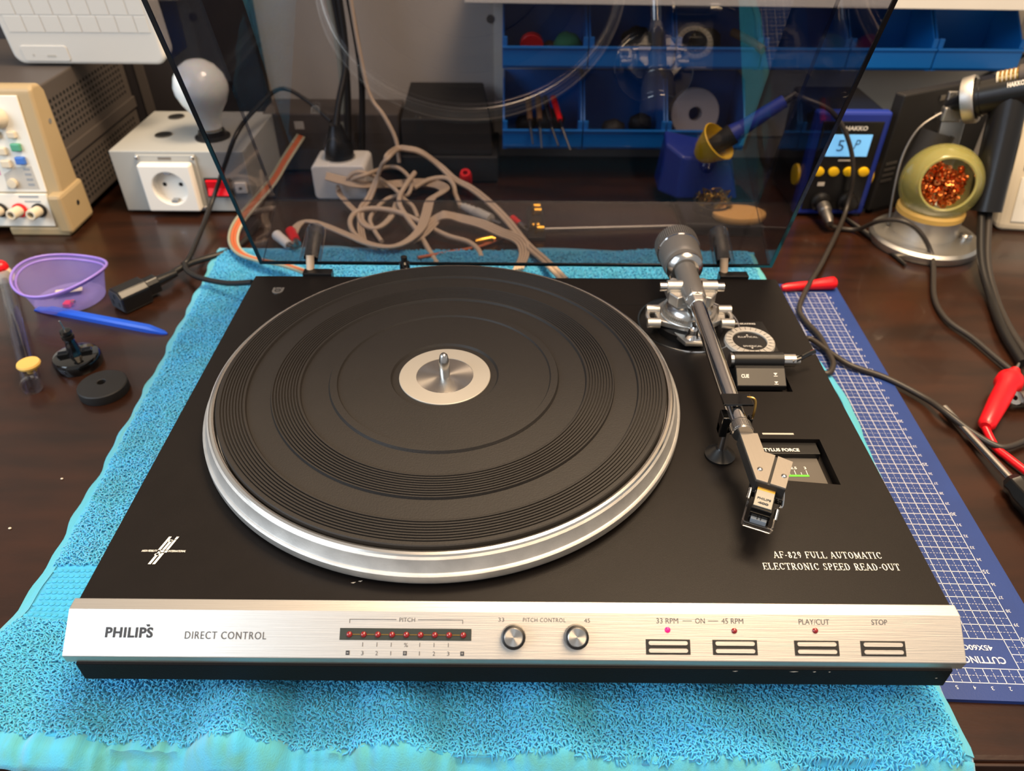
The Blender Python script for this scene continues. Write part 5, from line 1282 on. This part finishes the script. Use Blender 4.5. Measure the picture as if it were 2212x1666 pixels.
for i in range(4):
    x=0.3525+0.0174*i
    part('button', MB().lathe([(0,0),(0.0062,0),(0.0060,0.0030),(0.0045,0.0036),(0,0.0036)],24,Matrix.Translation((x,sy0-0.0034,0.0580))@Matrix.Rotation(PI/2,4,'X')@Matrix.Diagonal((1,0.85,1,1))), 'yellow_plastic', st)
part('side_button', MB().lathe([(0,0),(0.0125,0),(0.0120,0.003),(0,0.004)],28,Matrix.Translation((sx0-0.002,sy0+0.016,0.046))@Matrix.Rotation(-PI/2,4,'Y')), 'yellow_plastic', st)
part('side_button', MB().lathe([(0,0),(0.0125,0),(0.0120,0.003),(0,0.004)],28,Matrix.Translation((sx1+0.002,sy0+0.016,0.046))@Matrix.Rotation(PI/2,4,'Y')), 'yellow_plastic', st)
part('power_mark', MB().box(0.3555,0.3635,sy0-0.0040,sy0-0.0034,0.0400,0.0445), 'print_beige', st, None)
for x in (0.3640,0.3960):
    part('jack', MB().lathe([(0,0),(0.0115,0),(0.0115,0.004),(0.0085,0.006),(0.0080,0.012),(0,0.012)],24,Matrix.Translation((x,sy0-0.0034,0.0210))@Matrix.Rotation(PI/2,4,'X')), 'black_plastic', st)
sc_=thing('station_cable', (0.3640,0.59,0.0), 'dark cable plugged into the soldering station and trailing right', 'cable')
part('plug', MB().lathe([(0,0),(0.0075,0),(0.0075,0.010),(0.0060,0.012),(0.0060,0.022),(0.0038,0.032),(0,0.032)],20,Matrix.Translation((0.3640,sy0-0.0158,0.0205))@Matrix.Rotation(PI/2+0.25,4,'X')), 'dark_metal', sc_)
part('cord', MB().tube([(0.3640,sy0-0.045,0.013)]+PATHS['station_cord'][1:],0.0026,10,7), 'cable_brown', sc_, 50)

# ------------------------------------------------------------------ black desoldering unit, gun stand with glass globe, gun
bu=thing('desoldering_unit', (0.53,0.71,0.0), 'tall matt black box behind the gun stand', 'electronics')
BUM=Matrix.Translation((0.4300,0.6150,0.0))@Matrix.Rotation(math.radians(27),4,'Z')
part('case', MB().box(0,0.165,0,0.014,0.004,0.1420,BUM), 'black_matt', bu, None, 0.002)
part('foot', MB().box(0.01,0.155,0.002,0.012,0,0.004,BUM), 'black_plastic', bu, None)
for zz in (0.108,0.128): part('switch', MB().box(0.060,0.068,-0.0015,0,zz,zz+0.006,BUM), 'dark_metal', bu, None, 0.0004)
for k_ in range(4): part('vent_slot', MB().box(0.004,0.022,-0.0008,0.0,0.040+0.007*k_,0.043+0.007*k_,BUM), 'dark_metal', bu, None)
SX,SY=0.4650,0.5420
gs=thing('gun_stand', (SX,SY,0.0), 'metal gun stand with amber glass globe full of copper wool', 'tool stand')
part('base_plate', MB().lathe([(0,0),(0.056,0),(0.058,0.003),(0.058,0.009),(0.055,0.012),(0,0.013)],56,Matrix.Translation((SX,SY,0))), 'satin_metal', gs)
part('neck', MB().lathe([(0.0345,0.012),(0.0345,0.034),(0.0330,0.036),(0,0.036)],44,Matrix.Translation((SX,SY+0.006,0))), 'satin_metal', gs)
part('bolt', MB().lathe([(0,0.012),(0.007,0.012),(0.007,0.016),(0.005,0.018),(0,0.018)],18,Matrix.Translation((SX+0.040,SY-0.012,0))), 'steel', gs)
GC=Vector((SX-0.001,SY+0.004,0.070)); od=Vector((-0.25,-0.80,0.30)).normalized()
gq=od.to_track_quat('Z','Y').to_matrix().to_4x4()
R=0.0415; pf=[(R*math.sin(a),R*math.cos(a)) for a in [math.radians(40+ (180-40)*i/16) for i in range(17)]]; pf[-1]=(0,-R)
part('globe', MB().lathe([(0.0255,0.0310),(0.0262,0.0318)]+[(r,z) for r,z in pf],44,Matrix.Translation(GC)@gq), 'amber_glass', gs, 60)
part('globe_rim', MB().lathe([(0.0255,0.0295),(0.0280,0.0295),(0.0288,0.0308),(0.0275,0.0325),(0.0258,0.0320)],44,Matrix.Translation(GC)@gq,True), 'amber_glass', gs, 60)
part('globe_foot', MB().lathe([(0.0300,0.034),(0.0355,0.035),(0.0355,0.040),(0.0330,0.043)],44,Matrix.Translation((SX,SY+0.006,0))), 'yellow_cap', gs)
cwm=MB(); g=random.Random(11)
for i in range(330):
    while True:
        p=Vector((g.uniform(-1,1),g.uniform(-1,1),g.uniform(-1,0.8)))
        if p.length<0.9: break
    q=GC+(gq@(Vector((p.x,p.y,p.z*0.5+0.35))*0.0265))
    r=g.uniform(0.0018,0.0036); M=Matrix.Translation(q)@Euler((g.uniform(0,6),g.uniform(0,6),g.uniform(0,6))).to_matrix().to_4x4()
    cwm.lathe([(r*0.45,-r*0.2),(r,-r*0.25),(r,r*0.25),(r*0.45,r*0.2)],10,M,True)
w_=part('copper_wool', cwm, 'copper_wool', gs, 50); w_['kind']='stuff'
# upright shield and bracket
part('shield', MB().lathe([(0.0170,0.0),(0.0185,0.0),(0.0185,0.062),(0.0170,0.062)],28,Matrix.Translation((0.4520,0.583,0.050))@Matrix.Rotation(0.25,4,'Y')@Matrix.Rotation(-0.15,4,'X'),True), 'black_matt', gs)
part('bracket', MB().extx([(0.578,0.012),(0.582,0.012),(0.606,0.150),(0.602,0.150)],0.4700,0.4960), 'satin_metal', gs, None, 0.0008)
part('bracket_arm', MB().tube([(0.4300,0.560,0.013),(0.4310,0.575,0.050),(0.4360,0.590,0.085),(0.4480,0.598,0.112),(0.4700,0.602,0.128)],0.0016,8,5), 'dark_metal', gs, 50)
rg=MB(); RC=Vector((0.4900,0.592,0.1450)); rdir=Vector((0.60,-0.45,0.32)).normalized(); rq=Matrix.Translation(RC)@rdir.to_track_quat('Z','Y').to_matrix().to_4x4()
part('holder_ring', MB().lathe([(0.0215,-0.006),(0.0240,-0.006),(0.0250,0.004),(0.0240,0.006),(0.0215,0.005)],36,rq,True), 'satin_metal', gs)
part('ring_lug', MB().cbox((0.4790,0.600,0.1270),(0.022,0.010,0.016)), 'satin_metal', gs, None, 0.002)
gun=thing('desoldering_gun', (0.52,0.55,0.05), 'black pistol-shaped desoldering gun hanging in the stand', 'desoldering gun')
part('nozzle', MB().lathe([(0,-0.024),(0.006,-0.024),(0.010,-0.012),(0.0195,-0.004),(0.0195,0.010),(0,0.010)],28,rq), 'black_plastic', gun)
bs=RC+rdir*0.006
bar=MB().tube([bs,bs+rdir*0.030,bs+rdir*0.075],0.018,24,0)
part('barrel', bar, 'black_plastic', gun, 50)
pt=bs+rdir*0.012+Vector((0,-0.002,0.0165))
part('filter_pipe', MB().cyl(pt,pt+rdir*0.020,0.0085,None,20), 'cream_plastic', gun)
fr_=MB()
fq=Matrix.Translation(pt)@rdir.to_track_quat('Z','Y').to_matrix().to_4x4()
for i in range(5): fr_.lathe([(0.0085,0.002+0.0038*i),(0.0094,0.0025+0.0038*i),(0.0094,0.0040+0.0038*i),(0.0085,0.0045+0.0038*i)],20,fq,True)
part('filter_ring', fr_, 'brass', gun)
part('filter_housing', MB().cyl(pt+rdir*0.020,pt+rdir*0.070,0.0110,0.0130,20), 'dark_case', gun)
hb=Vector((0.5130,0.530,0.0450)); ht=bs+rdir*0.030+Vector((0.002,0,-0.004))
hq=(ht-hb)
sect=[(0.0165*math.cos(a)*(1.0),0.0195*math.sin(a)) for a in [2*PI*i/20 for i in range(20)]]
part('handle', MB().tube([hb,hb.lerp(ht,0.06),hb.lerp(ht,0.55),ht],1,20,4,sect=sect,up=(0,1,0)), 'black_plastic', gun, 40)
TX=plane_matrix(bs+rdir*0.036+Vector((0.0,-0.0148,0.0105)), rdir, Vector((-0.18,-0.45,1)))
# lettering sits on the flank that faces the viewer
nrm=Vector((-0.2,-0.8,0.55)); nrm=(nrm-rdir*nrm.dot(rdir)).normalized(); up_=nrm.cross(rdir)
TX=plane_matrix(bs+rdir*0.030+nrm*0.0182, rdir, up_)
lettering('HAKKO', TX, 0.0150, 0.0050, 'print_white', gun, 0.0, 0.0, weight=0.03)
part('printed_block', MB().box(0.0175,0.0245,-0.0010,0.0060,-0.0002,0.0003,TX), 'print_beige', gun, None)
part('handle_cord', MB().tube([tuple(hb+Vector((-0.004,0,0.003)))]+[ (x,y,z) for x,y,z in PATHS['gun_cord'][1:]],0.0042,10,6), 'cable_black', gun, 50)
part('handle_hose', MB().tube([tuple(hb+Vector((0.006,0.002,0.003)))]+PATHS['gun_cord2'][1:],0.0036,10,6), 'cable_brown', gun, 50)

# cream meter at the right edge
mt=thing('bench_meter', (0.62,0.60,0.0), 'cream bench meter cut off by the right edge of the picture', 'meter')
MT=Matrix.Translation((0.5640,0.5720,0.0))@Matrix.Rotation(-0.12,4,'Z')
part('case', MB().add([(0,0,0.0),(0.16,0,0),(0.16,0.10,0),(0,0.10,0),(0,0.040,0.115),(0.16,0.040,0.115),(0.16,0.10,0.115),(0,0.10,0.115)],[(0,3,2,1),(4,5,6,7),(0,1,5,4),(1,2,6,5),(2,3,7,6),(3,0,4,7)],MT), 'cream_plastic', mt, None, 0.008, seg=3)
n_=Vector((0,-0.115,0.040)).normalized(); up2=Vector((0,0.040,0.115)).normalized()
MF=MT@plane_matrix((0,0,0),(1,0,0),up2)
part('panel', MB().box(0.014,0.150,0.012,0.062,0.0,0.0014,MF), 'ivory_panel', mt, None, 0.0006)
part('screen', MB().box(0.014,0.150,0.070,0.110,0.0,0.0012,MF), 'led_window', mt, None, 0.0006)
part('button', MB().lathe([(0,0),(0.0052,0),(0.0050,0.004),(0,0.0045)],20,MF@Matrix.Translation((0.028,0.040,0.0014))), 'ivory_panel', mt)

# ------------------------------------------------------------------ red clips, probe, tweezers on the right
rc1=single('red_clip', MB().lathe([(0,0),(0.0030,0.0005),(0.0042,0.006),(0.0046,0.022),(0.0044,0.028),(0.0056,0.040),(0.0066,0.052),(0.0064,0.056),(0.0045,0.058),(0,0.058)],20,Matrix.Translation((0.2710,0.4270,0.0072))@Vector((0.058,0.0075,0.0022)).to_track_quat('Z','Y').to_matrix().to_4x4()), 'red_plastic', (0.30,0.433,0.003), 'red insulating sleeve lying across the far end of the cutting mat', 'clip', smooth=50)
k2=thing('red_test_clip', (0.40,0.245,0.0), 'red test clip with red wire at the right edge', 'test clip')
A=Vector((0.4230,0.2720,0.013)); B=Vector((0.3725,0.2115,0.010)); dd=(B-A); LN=dd.length; q=Matrix.Translation(A)@dd.to_track_quat('Z','Y').to_matrix().to_4x4()
part('sleeve', MB().lathe([(0,-0.012),(0.0040,-0.012),(0.0062,-0.004),(0.0105,0.004),(0.0108,0.012),(0.0082,0.017),(0.0080,0.040),(0.0064,LN*0.96),(0.0040,LN),(0,LN)],24,q), 'red_plastic', k2)
part('tip', MB().cyl(A-dd.normalized()*0.012,A-dd.normalized()*0.024,0.0020,0.0012,10), 'steel', k2)
part('wire', MB().tube([tuple(B+Vector((0.001,0.001,-0.002)))]+PATHS['redwire'][1:],0.0030,10,6), 'red_plastic', k2, 50)
k3=thing('black_test_clip', (0.445,0.252,0.0), 'small steel bolt tipped black clip beside the red test clip', 'test clip')
part('body', MB().cyl((0.4180,0.2480,0.009),(0.4700,0.2550,0.009),0.0060,0.0085,16), 'dark_metal', k3)
part('eyelet', MB().lathe([(0.0022,-0.001),(0.0060,-0.001),(0.0060,0.001),(0.0022,0.001)],16,Matrix.Translation((0.4140,0.2475,0.010))@Matrix.Rotation(0.6,4,'X'),True), 'steel', k3)
pr=thing('screwdriver_probe', (0.37,0.17,0.0), 'steel shafted screwdriver with black grip at the right edge', 'screwdriver')
part('shaft', MB().cyl((0.3560,0.2420,0.0035),(0.3640,0.1500,0.0085),0.0030,0.0034,14), 'steel', pr)
part('grip', MB().lathe([(0,0),(0.0060,0),(0.0095,0.006),(0.0090,0.010),(0.0110,0.018),(0.0110,0.070),(0,0.070)],8,Matrix.Translation((0.3636,0.1545,0.0085))@Vector((0.010,-0.092,0.004)).to_track_quat('Z','Y').to_matrix().to_4x4()), 'black_plastic', pr, 20, 0.0008)
tw=thing('tweezers', (0.415,0.53,0.0), 'dark thin tweezers lying in front of the soldering station', 'tweezers')
part('arm', MB().tube([(0.3960,0.5990,0.003),(0.4090,0.5600,0.003),(0.4185,0.5150,0.0025),(0.4235,0.4860,0.002)],0.0018,8,5), 'dark_metal', tw)
part('arm', MB().tube([(0.3960,0.5990,0.003),(0.4050,0.5590,0.003),(0.4170,0.5140,0.0025),(0.4232,0.4860,0.002)],0.0018,8,5), 'black_plastic', tw)
single('wall_cable', MB().tube([(0.5000,0.790,0.004),(0.5400,0.792,0.050),(0.5900,0.794,0.095),(0.66,0.795,0.14)],0.0022,8,6), 'cable_black', (0.52,0.79,0.0), 'thin black cable running up the wall behind the gun', 'cable', smooth=50)

# under the desk, at the bottom edge of the view
single('maroon_box', MB().box(-0.50,-0.28,-0.16,-0.06,-0.75,-0.20), 'brown_stuff' if False else 'cable_orange', (-0.39,-0.11,-0.75), 'dark red box below the desk at the lower left corner', 'box', bevel=0.004) if False else None
